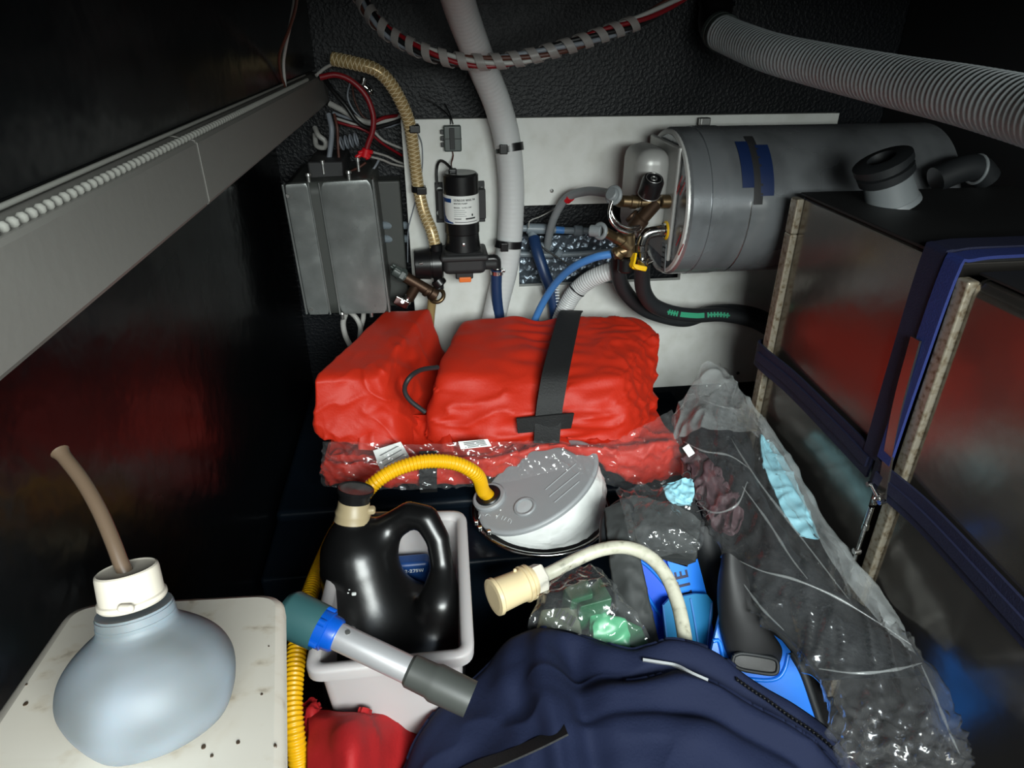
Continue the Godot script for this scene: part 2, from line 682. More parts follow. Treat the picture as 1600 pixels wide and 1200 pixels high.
func _ready() -> void:
	# ------------------------------------------------------------ camera, daylight, exposure
	var p := deg_to_rad(PITCH)
	var w := deg_to_rad(YAW)
	right = Vector3(cos(w), 0, sin(w))
	ahead = Vector3(sin(w) * cos(p), -sin(p), -cos(w) * cos(p))
	up = Vector3(sin(w) * sin(p), cos(p), -cos(w) * sin(p))
	var cam := Camera3D.new()
	cam.name = "camera"
	cam.fov = rad_to_deg(2.0 * atan(600.0 / FOC))
	cam.near = 0.02
	cam.far = 20
	add_child(cam)
	cam.transform = Transform3D(Basis(right, up, -ahead), EYE)
	cam.current = true
	var env := Environment.new()
	var sky := Sky.new()
	var psm := ProceduralSkyMaterial.new()
	psm.sky_top_color = Color(0.80, 0.86, 0.92)
	psm.sky_horizon_color = Color(0.86, 0.88, 0.90)
	psm.ground_bottom_color = Color(0.3, 0.3, 0.3)
	psm.ground_horizon_color = Color(0.6, 0.6, 0.6)
	psm.sky_energy_multiplier = 1.5
	psm.ground_energy_multiplier = 0.2
	sky.sky_material = psm
	env.background_mode = Environment.BG_SKY
	env.sky = sky
	env.ambient_light_source = Environment.AMBIENT_SOURCE_SKY
	env.tonemap_mode = Environment.TONE_MAPPER_LINEAR
	env.tonemap_exposure = 1.0
	env.sdfgi_enabled = true
	env.ssao_enabled = true
	env.ssil_enabled = true
	var we := WorldEnvironment.new()
	we.name = "environment"
	we.environment = env
	add_child(we)
	var day := AreaLight3D.new()                     # daylight that comes in over the near edge of the open hatch
	day.name = "hatch_daylight"
	day.area_size = Vector2(0.9, 0.5)
	day.light_energy = 5.8
	day.light_color = Color(0.97, 1.0, 0.985)
	day.shadow_enabled = true
	day.set("area_range", 6.0)
	add_child(day)
	day.position = Vector3(0.34, 1.25, 0.78)
	day.look_at(Vector3(0.12, 0.60, -1.1), Vector3.UP)

	wr.seed = 7
	wr.noise_type = FastNoiseLite.TYPE_SIMPLEX_SMOOTH
	wr.frequency = 1.0
	wr.fractal_octaves = 2
	materials()
	room()
	tanks()
	back_panel()
	heater()
	pump()
	left_wiring()
	overhead()
	jackets()
	foot_pump()
	bin_and_jug()
	near_things()
	bags_and_fins()
	navy_bag()

func materials() -> void:
	var fine := noise_tex(0.03, 256, true, 3.0)
	var weave := noise_tex(0.12, 256, true, 4.0, [], FastNoiseLite.TYPE_VALUE, 2, 4)
	var emboss := noise_tex(0.02, 512, true, 12.0, [], FastNoiseLite.TYPE_CELLULAR, 2, 5)
	var film_n := noise_tex(0.012, 512, true, 10.0, [], FastNoiseLite.TYPE_SIMPLEX, 5, 9)
	var dirt := noise_tex(0.01, 512, false, 1, [[0.0, Color(0.92, 0.915, 0.90)], [0.35, Color(0.975, 0.975, 0.97)], [0.6, Color(1, 1, 1)], [1.0, Color(0.96, 0.96, 0.95)]], FastNoiseLite.TYPE_SIMPLEX_SMOOTH, 5, 3)
	var streak := noise_tex(0.008, 512, false, 1, [[0.0, Color(0.80, 0.80, 0.80)], [0.45, Color(0.88, 0.88, 0.88)], [0.66, Color(0.92, 0.92, 0.92)], [0.80, Color(1, 1, 1)]], FastNoiseLite.TYPE_SIMPLEX_SMOOTH, 6, 8)
	var rough_t := noise_tex(0.006, 256, false, 1, [[0.0, Color(0.55, 0.55, 0.55)], [1.0, Color(1, 1, 1)]], FastNoiseLite.TYPE_SIMPLEX_SMOOTH, 5, 12)
	var m := mat("gloss_black", Color(0.03, 0.036, 0.042), 0.30, 0.0, 0.25)                 # the dark gelcoat of the side wall
	m.roughness_texture = rough_t
	bumpy(m, fine, 0.12, 1.5)
	m = mat("black_emboss", Color(0.055, 0.065, 0.08), 0.45, 0.0, 0.35)                      # the grained black lining above the board
	bumpy(m, emboss, 0.5, 14.0)
	m = mat("deck_dark", Color(0.07, 0.07, 0.08), 0.7)
	m = mat("navy_gel", Color(0.04, 0.07, 0.10), 0.36, 0.0, 0.2)
	bumpy(m, fine, 0.15, 3.0)
	m = mat("grey_trim", Color(0.385, 0.38, 0.365), 0.5)
	bumpy(m, fine, 0.08, 8.0)
	mat("trim_edge", Color(0.50, 0.50, 0.48), 0.42)
	m = mat("white_board", Color(0.84, 0.845, 0.83), 0.45)
	worn(m, dirt, 2.2)
	m = mat("steel_sheet", Color(0.50, 0.48, 0.46), 0.28, 0.92)
	m.roughness_texture = rough_t
	bumpy(m, fine, 0.05, 1.2)
	m = mat("steel_weld", Color(0.60, 0.57, 0.51), 0.45, 0.5)
	worn(m, noise_tex(0.05, 256, false, 1, [[0.0, Color(0.55, 0.45, 0.38)], [0.3, Color(0.85, 0.82, 0.77)], [0.55, Color(1, 1, 1)]], FastNoiseLite.TYPE_SIMPLEX_SMOOTH, 4, 21), 6.0)
	mat("tank_lid", Color(0.055, 0.055, 0.06), 0.6)
	m = mat("heater_shell", Color(0.60, 0.615, 0.63), 0.33, 0.6)
	m.roughness_texture = rough_t
	worn(m, noise_tex(0.01, 256, false, 1, [[0.0, Color(0.8, 0.8, 0.8)], [0.5, Color(1, 1, 1)]], FastNoiseLite.TYPE_SIMPLEX_SMOOTH, 4, 22), 3.0)
	mat("heater_white", Color(0.80, 0.80, 0.79), 0.4, 0.2)
	mat("heater_cover", Color(0.68, 0.68, 0.67), 0.4, 0.3)
	mat("brass", Color(0.47, 0.40, 0.30), 0.38, 0.9)
	mat("old_brass", Color(0.30, 0.23, 0.18), 0.45, 0.75)
	mat("chrome", Color(0.82, 0.82, 0.81), 0.16, 1.0)
	mat("zinc", Color(0.78, 0.78, 0.77), 0.3, 0.9)
	mat("red_plastic", Color(0.78, 0.07, 0.12), 0.4)
	mat("yellow_plastic", Color(0.93, 0.74, 0.06), 0.4)
	mat("orange_plastic", Color(0.90, 0.45, 0.18), 0.4)
	m = mat("yellow_hose", Color(0.88, 0.66, 0.05), 0.36)
	m.subsurf_scatter_enabled = true
	m.subsurf_scatter_strength = 0.08
	mat("black_plastic", Color(0.075, 0.075, 0.08), 0.32)
	mat("black_matte", Color(0.14, 0.14, 0.145), 0.6)
	mat("black_rubber", Color(0.13, 0.14, 0.15), 0.55)
	m = mat("jug_black", Color(0.05, 0.05, 0.052), 0.30)
	bumpy(m, fine, 0.06, 12.0)
	mat("grey_pipe", Color(0.47, 0.51, 0.54), 0.4)
	mat("grey_hose", Color(0.50, 0.52, 0.53), 0.45)
	mat("pale_hose", Color(0.70, 0.72, 0.73), 0.38)
	mat("white_hose", Color(0.78, 0.79, 0.79), 0.34)
	mat("duct", Color(0.66, 0.685, 0.695), 0.45)
	mat("dark_blue_hose", Color(0.09, 0.19, 0.34), 0.42)
	mat("light_blue", Color(0.28, 0.50, 0.76), 0.35)
	m = mat("braid", Color(0.66, 0.56, 0.38), 0.24)
	m.metallic = 0.25
	mat("braid_thread", Color(0.86, 0.80, 0.66), 0.35)
	m = mat("insulation", Color(0.40, 0.44, 0.48), 0.3, 0.6)
	bumpy(m, noise_tex(0.035, 256, true, 14.0, [], FastNoiseLite.TYPE_CELLULAR, 1, 15), 1.0, 7.0)
	m = mat("alloy_box", Color(0.56, 0.575, 0.57), 0.36, 0.5)
	worn(m, streak, 3.5)
	m.roughness_texture = rough_t
	mat("wire_red", Color(0.46, 0.04, 0.08), 0.45)
	mat("wire_white", Color(0.62, 0.615, 0.60), 0.45)
	mat("wire_grey", Color(0.46, 0.48, 0.51), 0.45)
	mat("wire_black", Color(0.06, 0.06, 0.065), 0.45)
	mat("wire_brown", Color(0.30, 0.16, 0.12), 0.5)
	m = mat("wrap", Color(0.62, 0.60, 0.585, 0.5), 0.4)
	m.transparency = BaseMaterial3D.TRANSPARENCY_ALPHA
	m = mat("red_nylon", Color(0.715, 0.145, 0.062), 0.55, 0.0, 0.4)
	bumpy(m, weave, 0.18, 14.0)
	m.rim_enabled = true; m.rim = 0.35; m.rim_tint = 0.8
	m = mat("webbing", Color(0.065, 0.068, 0.072), 0.7)
	bumpy(m, weave, 0.5, 20.0)
	m = mat("blue_webbing", Color(0.045, 0.065, 0.18), 0.7)
	bumpy(m, weave, 0.4, 20.0)
	m = mat("blue_webbing_light", Color(0.09, 0.15, 0.38), 0.7)
	bumpy(m, weave, 0.4, 20.0)
	m = mat("navy_nylon", Color(0.085, 0.112, 0.205), 0.8, 0.0, 0.3)
	bumpy(m, weave, 0.3, 16.0)
	m = mat("red_cloth", Color(0.60, 0.02, 0.045), 0.75)
	bumpy(m, weave, 0.3, 16.0)
	m = mat("film", Color(0.92, 0.94, 0.95, 0.035), 0.09)
	m.transparency = BaseMaterial3D.TRANSPARENCY_ALPHA
	bumpy(m, film_n, 0.55, 2.5)
	m = mat("film_milky", Color(0.90, 0.91, 0.92, 0.03), 0.10)
	m.transparency = BaseMaterial3D.TRANSPARENCY_ALPHA
	bumpy(m, film_n, 0.35, 2.0)
	m = mat("film_fold", Color(0.78, 0.80, 0.80, 0.30), 0.2)
	m.transparency = BaseMaterial3D.TRANSPARENCY_ALPHA
	bumpy(m, film_n, 0.4, 2.0)
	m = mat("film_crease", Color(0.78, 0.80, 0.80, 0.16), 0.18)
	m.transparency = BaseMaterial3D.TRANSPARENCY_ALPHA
	m = mat("film_pink", Color(0.62, 0.46, 0.50, 0.35), 0.2)
	m.transparency = BaseMaterial3D.TRANSPARENCY_ALPHA
	bumpy(m, film_n, 0.5, 2.5)
	m = mat("bin_grey", Color(0.70, 0.68, 0.68), 0.42)
	m.subsurf_scatter_enabled = true
	m.subsurf_scatter_strength = 0.06
	m = mat("pump_grey", Color(0.56, 0.57, 0.58), 0.45)
	bumpy(m, fine, 0.15, 14.0)
	m = mat("bellows", Color(0.85, 0.86, 0.85), 0.45)
	mat("cream", Color(0.86, 0.78, 0.62), 0.36)
	mat("tape_cloudy", Color(0.60, 0.54, 0.42), 0.42)
	mat("cream_white", Color(0.86, 0.84, 0.79), 0.35)
	m = mat("cable_white", Color(0.80, 0.79, 0.72), 0.4)
	worn(m, noise_tex(0.05, 256, false, 1, [[0.0, Color(0.35, 0.33, 0.3)], [0.25, Color(0.9, 0.9, 0.88)], [0.5, Color(1, 1, 1)]], FastNoiseLite.TYPE_SIMPLEX_SMOOTH, 4, 31), 4.0)
	mat("alu_tube", Color(0.80, 0.80, 0.81), 0.32, 0.6)
	mat("teal_grip", Color(0.21, 0.36, 0.37), 0.42)
	mat("blue_nut", Color(0.03, 0.32, 0.72), 0.34)
	mat("grey_dark", Color(0.24, 0.25, 0.24), 0.45)
	m = mat("fin_blue", Color(0.10, 0.50, 0.95), 0.3)
	mat("fin_deep", Color(0.06, 0.36, 0.90), 0.32)
	mat("fin_teal", Color(0.12, 0.46, 0.66), 0.28)
	mat("fin_ink", Color(0.02, 0.04, 0.22), 0.5)
	m = mat("neoprene", Color(0.065, 0.08, 0.095), 0.7)
	bumpy(m, weave, 0.5, 9.0)
	mat("grey_fabric", Color(0.20, 0.21, 0.21), 0.7)
	m = mat("green_box", Color(0.15, 0.34, 0.23), 0.4)
	mat("green_pale", Color(0.30, 0.62, 0.45), 0.35)
	mat("sage", Color(0.34, 0.37, 0.31), 0.5)
	mat("ice_blue", Color(0.58, 0.80, 0.86), 0.5)
	mat("pinkish", Color(0.27, 0.18, 0.20), 0.65)
	m = mat("block_white", Color(0.93, 0.90, 0.845), 0.5)
	worn(m, noise_tex(0.02, 512, false, 1, [[0.0, Color(0.62, 0.56, 0.48)], [0.16, Color(0.95, 0.93, 0.90)], [0.3, Color(1, 1, 1)]], FastNoiseLite.TYPE_SIMPLEX_SMOOTH, 5, 41), 3.0)
	m = mat("bottle_milk", Color(0.52, 0.555, 0.59), 0.5, 0.0, 0.35)
	m.subsurf_scatter_enabled = true
	m.subsurf_scatter_strength = 0.25
	worn(m, noise_tex(0.008, 256, false, 1, [[0.0, Color(0.62, 0.60, 0.56)], [0.45, Color(0.9, 0.9, 0.9)], [0.75, Color(1, 1, 1)]], FastNoiseLite.TYPE_SIMPLEX_SMOOTH, 3, 42), 5.0)
	mat("cap_white", Color(0.72, 0.69, 0.64), 0.5)
	m = mat("old_tube", Color(0.32, 0.265, 0.215), 0.32)
	mat("piping_grey", Color(0.58, 0.59, 0.60), 0.5)
	mat("label_white", Color(0.88, 0.89, 0.88), 0.45)
	mat("label_blue", Color(0.10, 0.24, 0.46), 0.4)
	mat("print_dark", Color(0.10, 0.10, 0.11), 0.6)
	mat("print_white", Color(0.80, 0.82, 0.84), 0.6)
	mat("print_green", Color(0.20, 0.58, 0.44), 0.5)
	mat("fuse_grey", Color(0.26, 0.29, 0.28), 0.4)
	mat("tape_blue", Color(0.06, 0.14, 0.30), 0.5)

# ---------------------------------------------------------------- the locker itself
func room() -> void:
	var b := MB.new()
	box2(b, Vector3(-.36, -.04, -1.52), Vector3(1.06, 0, 1.04), .004)
	struct("floor", "dark painted floor of the locker, almost hidden under the gear", b, M.deck_dark)
	b = MB.new()
	box2(b, Vector3(-.36, 0, -1.46), Vector3(-.302, .925, 1.0), .002)
	struct("wall_left", "glossy black side wall of the locker below the grey trunking", b, M.gloss_black)
	b = MB.new()
	box2(b, Vector3(-.36, .925, -1.46), Vector3(-.204, 1.26, 1.0), .002)
	struct("trim_2", "dark side panel of the locker above the grey trunking", b, M.gloss_black)
	b = MB.new()
	box2(b, Vector3(-.36, 0, -1.52), Vector3(1.06, 1.05, -1.46), .004)
	struct("wall_back", "grained black lining of the far wall above the white board", b, M.black_emboss)
	b = MB.new()
	box2(b, Vector3(1.0, 0, -1.46), Vector3(1.06, 1.26, 1.0), .004)
	struct("wall_right", "dark side wall behind the steel tanks", b, M.deck_dark)
	b = MB.new()
	box2(b, Vector3(-.36, 1.05, -1.52), Vector3(1.06, 1.10, -.05), .004)
	struct("ceiling", "dark underside of the deck over the far end", b, M.deck_dark)
	b = MB.new()
	box2(b, Vector3(-.36, 0, 1.0), Vector3(1.06, 1.26, 1.04), .004)
	struct("wall_front", "dark wall under the near edge of the open hatch", b, M.deck_dark)
	# ledge that carries the jackets, with a lower step in front
	b = MB.new()
	box2(b, Vector3(-.30, 0, -1.46), Vector3(.36, .252, -.955), .012)
	box2(b, Vector3(-.30, 0, -1.0), Vector3(.36, .235, -.815), .008)
	box2(b, Vector3(.30, 0, -1.46), Vector3(.60, .16, -.84), .008)
	struct("trim_1", "navy painted ledge and step under the red life jackets", b, M.navy_gel)
	# grey trunking along the left wall
	var t := thing("cable_trunking", "pale grey plastic cable trunking running along the black left wall", "trunking", Vector3(-.25, .865, -1.44))
	for q in [[-1.455, -.598], [-.594, .6]]:
		b = MB.new()
		plate(b, [Vector3(-.185, .866, q[0]), Vector3(-.185, .917, q[0]), Vector3(-.203, .9215, q[0]), Vector3(-.30, .9215, q[0]), Vector3(-.30, .866, q[0])], Vector3(0, 0, .0001))
		b = MB.new()
		var sec := [Vector3(-.187, .866, 0), Vector3(-.185, .869, 0), Vector3(-.185, .9155, 0), Vector3(-.187, .918, 0), Vector3(-.203, .9215, 0), Vector3(-.2995, .9212, 0), Vector3(-.2995, .866, 0)]
		var mid: float = (q[0] + q[1]) / 2
		var poly := []
		for s in sec: poly.append(s + Vector3(0, 0, mid))
		plate(b, poly, Vector3(0, 0, q[1] - q[0]))
		part(t, "cover", b, M.grey_trim)
	b = MB.new()
	box2(b, Vector3(-.1995, .867, -.5985), Vector3(-.1856, .917, -.5935), .0005)
	part(t, "joint_strip", b, M.trim_edge)
	b = MB.new()
	tube(b, [Vector3(-.1905, .9205, -1.25), Vector3(-.1905, .9205, -.6), Vector3(-.1905, .9205, 0), Vector3(-.1905, .9205, .25)], .0022, 8, .006, .0009, .0085)
	solo("edge_trim", "ribbed pale rubber edge strip along the top of the grey trunking", "edge trim", b, M.trim_edge)
	b = MB.new()
	tube(b, [Vector3(-.2015, .9245, -1.3), Vector3(-.2015, .9245, -.4), Vector3(-.2015, .9245, .2)], .0016, 6, .02)
	solo("sealant_bead", "thin wavy bead of grey sealant where the trunking meets the dark wall", "sealant", b, M.trim_edge)

func tanks() -> void:
	var t := thing("steel_tank", "brushed stainless steel tank at the far right, reflecting the red jackets", "tank", Vector3(.8, 0, -.87), "steel tanks on the right")
	var b := MB.new()
	box2(b, Vector3(.613, 0, -1.05), Vector3(.995, .752, -.70), .006)
	part(t, "body", b, M.steel_sheet)
	b = MB.new()
	box2(b, Vector3(.612, .7525, -1.055), Vector3(.995, .757, -.69), .001)
	part(t, "lid", b, M.tank_lid)
	b = MB.new()
	box2(b, Vector3(.600, .02, -1.062), Vector3(.6135, .69, -1.040), .003)
	box2(b, Vector3(.600, .69, -1.062), Vector3(.6135, .749, -1.040), .003)
	part(t, "welded_edge", b, M.steel_weld)
	t = thing("steel_tank", "nearer stainless steel tank on the right, cut off by the picture edge", "tank", Vector3(.8, 0, -.27), "steel tanks on the right")
	b = MB.new()
	box2(b, Vector3(.613, 0, -.668), Vector3(.995, .748, .3), .022)
	part(t, "body", b, M.steel_sheet)
	b = MB.new()
	box2(b, Vector3(.62, .7485, -.66), Vector3(.995, .752, .3), .001)
	part(t, "lid", b, M.tank_lid)
	b = MB.new()
	box2(b, Vector3(.606, .02, -.675), Vector3(.622, .742, -.655), .003)
	part(t, "welded_edge", b, M.steel_weld)
	# straps
	var s := Vector3.UP
	b = MB.new()
	ribbon(b, [Vector3(.66, .455, -1.085), Vector3(.606, .456, -1.078), Vector3(.596, .456, -1.05), Vector3(.605, .454, -.95), Vector3(.606, .450, -.8), Vector3(.605, .448, -.715)], s, .046, .004, .006)
	ribbon(b, [Vector3(.592, .456, -1.058), Vector3(.6015, .455, -.95), Vector3(.6025, .452, -.8), Vector3(.6015, .449, -.72)], s, .017, .004, .006)
	solo("blue_strap", "navy webbing strap lying level across the far steel tank", "strap", b, M.blue_webbing, "blue tank straps")
	b = MB.new()
	ribbon(b, [Vector3(.604, .447, -.705), Vector3(.599, .447, -.68), Vector3(.607, .445, -.6), Vector3(.608, .435, -.45), Vector3(.608, .425, -.3), Vector3(.608, .41, .0)], s, .046, .004, .006)
	ribbon(b, [Vector3(.5955, .446, -.69), Vector3(.6035, .444, -.6), Vector3(.6045, .434, -.45), Vector3(.6045, .424, -.3), Vector3(.6045, .41, .0)], s, .017, .004, .006)
	solo("blue_strap", "brighter blue webbing strap sloping across the nearer steel tank", "strap", b, M.blue_webbing, "blue tank straps")
	var z := Vector3(0, 0, 1)
	b = MB.new()
	ribbon(b, [Vector3(.9, .765, -.72), Vector3(.7, .766, -.72), Vector3(.62, .764, -.72), Vector3(.6065, .748, -.72), Vector3(.607, .6, -.722), Vector3(.604, .46, -.716)], z, .036, .004, .006)
	solo("blue_strap", "dark blue strap hanging down the near edge of the far tank", "strap", b, M.blue_webbing, "blue tank straps")
	b = MB.new()
	ribbon(b, [Vector3(.9, .764, -.685), Vector3(.7, .765, -.685), Vector3(.618, .762, -.685), Vector3(.604, .745, -.685), Vector3(.602, .6, -.688), Vector3(.597, .475, -.684)], z, .026, .004, .006)
	solo("blue_strap", "loose lighter blue strap end hanging in front of the gap between tanks", "strap", b, M.blue_webbing_light, "blue tank straps")
	# hanging plate and turnbuckle in the gap
	b = MB.new()
	var q0 := on_x(1402, 640, .598)
	var q1 := on_x(1377, 778, .596)
	ribbon(b, [q0 + Vector3(0, .1, -.006), q0, q1], Vector3(0, .05, 1), .017, .003, .02)
	solo("steel_plate", "flat steel hanger plate between the two tanks, tinted red by reflections", "plate", b, M.steel_sheet)
	t = thing("turnbuckle", "small shiny turnbuckle hanging under the plate by the far tank", "turnbuckle", on_x(1340, 865, .585))
	var a0 := on_x(1366, 778, .588)
	var a1 := on_x(1338, 866, .586)
	b = MB.new()
	rod(b, a0.lerp(a1, .15), a0.lerp(a1, .5), .0042, 8)
	rod(b, a0.lerp(a1, .5), a0.lerp(a1, 1.1), .0026, 8)
	rod(b, a0.lerp(a1, .45), a0.lerp(a1, .55), .0052, 6)
	part(t, "body", b, M.chrome)
	b = MB.new()
	rod(b, a1 + Vector3(-.006, .006, 0), a1 + Vector3(.004, .006, 0), .005, 8)
	part(t, "lower_pin", b, M.chrome)
	b = MB.new()
	torus(b, a0 + Vector3(0, .002, .004), Vector3(.6, .2, 1), .0075, .0024, 18, 8)
	rod(b, a0 + Vector3(-.004, .010, .012), a0 + Vector3(.004, .010, -.016), .0035, 8)
	rod(b, a0 + Vector3(-.004, .004, .015), a0 + Vector3(.006, .004, .013), .004, 8)
	rod(b, a0 + Vector3(-.002, .010, -.018), a0 + Vector3(.008, .010, -.018), .004, 8)
	part(t, "shackle", b, M.chrome)
	# fittings on the tank tops
	t = thing("pipe_stub", "grey pipe stub with a ringed cap standing on the far tank lid", "pipe fitting", on_y(1395, 318, .757))
	var f0: Vector3 = t.position
	var f1 := on_z(1380, 252, f0.z - .005)
	b = MB.new()
	var ax := (f1 - f0)
	var l := ax.length()
	var r := px(37, f0)
	lathe(b, f0, ax, [[-.003, r * 1.08], [.004, r * 1.05], [.006, r], [l * .62, r * .92]], 24)
	part(t, "stub", b, M.grey_hose)
	b = MB.new()
	lathe(b, f0 + ax * .60, ax + Vector3(-.004, 0, .002), [[0, r * .98], [.003, r * 1.08], [l * .2, r * 1.1], [l * .22, r * .95], [l * .28, r * .95], [l * .3, r * 1.14], [l * .44, r * 1.14], [l * .5, r * .8], [l * .5, r * .55], [l * .3, r * .5], [l * .3, 0]], 24)
	part(t, "ring_cap", b, M.black_rubber)
	t = thing("pipe_elbow", "dim grey pipe elbow lying behind the stub on the tank lid", "pipe fitting", on_y(1475, 292, .757))
	b = MB.new()
	var e0: Vector3 = t.position
	tube(b, [e0 + Vector3(-.02, .012, 0), e0 + Vector3(.02, .028, 0), e0 + Vector3(.05, .03, 0), e0 + Vector3(.075, .012, 0)], .022, 16)
	part(t, "elbow", b, M.black_rubber)
	b = MB.new()
	torus(b, e0 + Vector3(.05, .028, 0), Vector3(1, -.1, 0), .023, .003, 24, 8)
	part(t, "ring", b, M.grey_hose)

# ---------------------------------------------------------------- white board on the far wall
const ZP := -1.40
func back_panel() -> void:
	var b := MB.new()
	var tl := on_z(626, 187, ZP)
	var tr := on_z(1312, 178, ZP)
	var bot := on_z(1100, 601, ZP).y
	var h0 := on_z(812, 322, ZP)
	var h1 := on_z(1000, 440, ZP)
	var hx := .56
	var lo := ZP - .018
	var t := thing("mounting_board", "white painted board with a rectangular cut-out, screwed to the far wall", "board", Vector3(.25, bot, ZP))
	box2(b, Vector3(tl.x, h0.y, lo), Vector3(tr.x, tl.y, ZP), .0012)
	box2(b, Vector3(tl.x, bot, lo), Vector3(tr.x, h1.y, ZP), .0012)
	box2(b, Vector3(tl.x, h1.y - .002, lo), Vector3(h0.x, h0.y + .002, ZP), .0012)
	box2(b, Vector3(hx, h1.y - .002, lo), Vector3(tr.x, h0.y + .002, ZP), .0012)
	part(t, "board", b, M.white_board)
	for y in [tl.y - .05, bot + .06]:
		for x in [tl.x + .05, .3, tr.x - .05]:
			b = MB.new()
			box2(b, Vector3(x - .02, y - .03, -1.4605), Vector3(x + .02, y + .03, lo), .001)
			part(t, "batten", b, M.black_matte)
	for q in [[862, 298], [1153, 583], [637, 195]]:
		b = MB.new()
		var c := on_z(q[0], q[1], ZP)
		lathe(b, c, Vector3(0, 0, 1), [[0, .0042], [.0012, .0040], [.002, .0022], [.0012, .0012], [.0012, 0]], 14)
		part(t, "screw", b, M.zinc if q[0] != 1153 else M.black_matte)
	# quilted insulation seen through the cut-out
	b = MB.new()
	var i0 := on_z(800, 374, -1.44)
	var i1 := on_z(975, 448, -1.44)
	var ctrl := []
	for i in 3:
		var row := []
		for j in 4: row.append(Vector3(lerpf(i0.x, i1.x, j / 3.0), lerpf(i0.y + .005, i1.y, i / 2.0), -1.445))
		ctrl.append(row)
	var cell := FastNoiseLite.new()
	cell.seed = 3; cell.noise_type = FastNoiseLite.TYPE_CELLULAR; cell.frequency = 110.0
	patch(b, ctrl, 60, 110, func(q, _u): return -.004 * cell.get_noise_3dv(q) + .002, .012)
	solo("insulation_pad", "quilted silvery insulation pad behind the board's cut-out", "insulation", b, M.insulation)
	# grey push-fit pipework in the cut-out
	t = thing("grey_pipework", "grey push-fit pipes and tees inside the board's cut-out", "pipework", on_z(870, 360, -1.41))
	b = MB.new()
	tube(b, zs([[770, 357, -1.42], [830, 357, -1.42], [880, 360, -1.42], [925, 361, -1.42]]), .0075, 14)
	part(t, "upper_pipe", b, M.grey_pipe)
	b = MB.new()
	tube(b, zs([[770, 396, -1.43], [880, 398, -1.43], [955, 392, -1.43]]), .0065, 14)
	part(t, "lower_pipe", b, M.grey_pipe)
	for q in [[[822, 357], [855, 358], .0115], [[896, 360], [910, 361], .0115], [[830, 352], [834, 382], .0105], [[868, 393], [876, 399], .011], [[843, 386], [862, 384], .0105]]:
		b = MB.new()
		var a0 := on_z(q[0][0], q[0][1], -1.42)
		var a1 := on_z(q[1][0], q[1][1], -1.42)
		rod(b, a0, a1, q[2], 16, .2)
		part(t, "coupling", b, M.grey_pipe)
	b = MB.new()
	rod(b, on_z(868, 359, -1.42), on_z(881, 360, -1.42), .0079, 14, .02)
	part(t, "blue_band", b, M.light_blue)
	b = MB.new()
	tube(b, zs([[854, 392, -1.425], [857, 372, -1.40], [866, 340, -1.375], [885, 310, -1.345], [915, 299, -1.30], [945, 301, -1.24], [957, 306, -1.20]]), .0085, 14)
	solo("grey_pipe", "grey plastic pipe arching from the cut-out up to the heater's hot outlet", "pipe", b, M.grey_hose)
	b = MB.new()
	rod(b, on_z(886, 312, -1.345), on_z(892, 307, -1.335), .0091, 14, .02)
	solo("red_clip", "small red band on the arching grey pipe", "clip", b, M.red_plastic)
	b = MB.new()
	tube(b, zs([[834, 372, -1.41], [840, 395, -1.385], [850, 425, -1.37], [862, 460, -1.365], [868, 500, -1.36], [868, 540, -1.35]]), .0125, 16)
	t = thing("blue_hose", "dark blue printed hose running down from the grey tee", "hose", on_z(868, 540, -1.35), "dark blue water hoses")
	part(t, "hose", b, M.dark_blue_hose)
	for k in 7:
		b = MB.new()
		var c := on_z(870.5 + k * .5, 452 + k * 4.6, -1.353)
		box2(b, c + Vector3(-.006, -.0012, -.003), c + Vector3(.003, .0012, .003), .0005)
		part(t, "print_mark", b, M.print_white)
	b = MB.new()
	tube(b, zs([[955, 397, -1.20], [930, 402, -1.21], [900, 415, -1.235], [875, 435, -1.27], [856, 460, -1.30], [840, 490, -1.32], [828, 520, -1.33]]), .0078, 14)
	solo("light_blue_pipe", "light blue pipe curving down from the brass mixer valve", "pipe", b, M.light_blue)
	b = MB.new()
	tube(b, zs([[975, 420, -1.28], [950, 425, -1.29], [922, 437, -1.31], [900, 455, -1.33], [884, 480, -1.34], [872, 510, -1.34]]), .0185, 18, .006, .0005, .0055)
	solo("ribbed_hose", "pale ribbed waste hose bending out from below the heater", "hose", b, M.white_hose)
	b = MB.new()
	torus(b, on_z(901, 453, -1.329), Vector3(.55, .75, .1), .0195, .0016, 24, 6)
	solo("cable_tie", "black cable tie round the pale ribbed hose", "cable tie", b, M.black_plastic)
	b = MB.new()
	tube(b, zs([[833, 372, -1.40], [850, 388, -1.40], [875, 405, -1.39], [905, 425, -1.38], [930, 440, -1.37]]), .0018, 6)
	solo("black_wire", "thin black wire crossing the quilted insulation pad", "wire", b, M.wire_black)
	b = MB.new()
	tube(b, zs([[826, 356, -1.405], [828, 345, -1.40], [845, 338, -1.41], [868, 325, -1.425], [880, 312, -1.445]]), .0014, 6)
	solo("white_wire", "thin white wire at the top left of the cut-out", "wire", b, M.wire_white)
	# two black heater hoses
	b = MB.new()
	tube(b, zs([[968, 395, -1.24], [966, 420, -1.25], [972, 447, -1.27], [992, 472, -1.29], [1022, 490, -1.30], [1070, 500, -1.31], [1110, 488, -1.33], [1150, 486, -1.34], [1190, 495, -1.33], [1228, 520, -1.30]]), .0155, 18)
	solo("black_hose", "black rubber hose looping low behind the other heater hose", "hose", b, M.black_rubber, "black heater hoses")
	t = thing("black_hose", "black rubber hose with green printing, dropping from the yellow-handled valve", "hose", on_z(1100, 495, -1.26), "black heater hoses")
	b = MB.new()
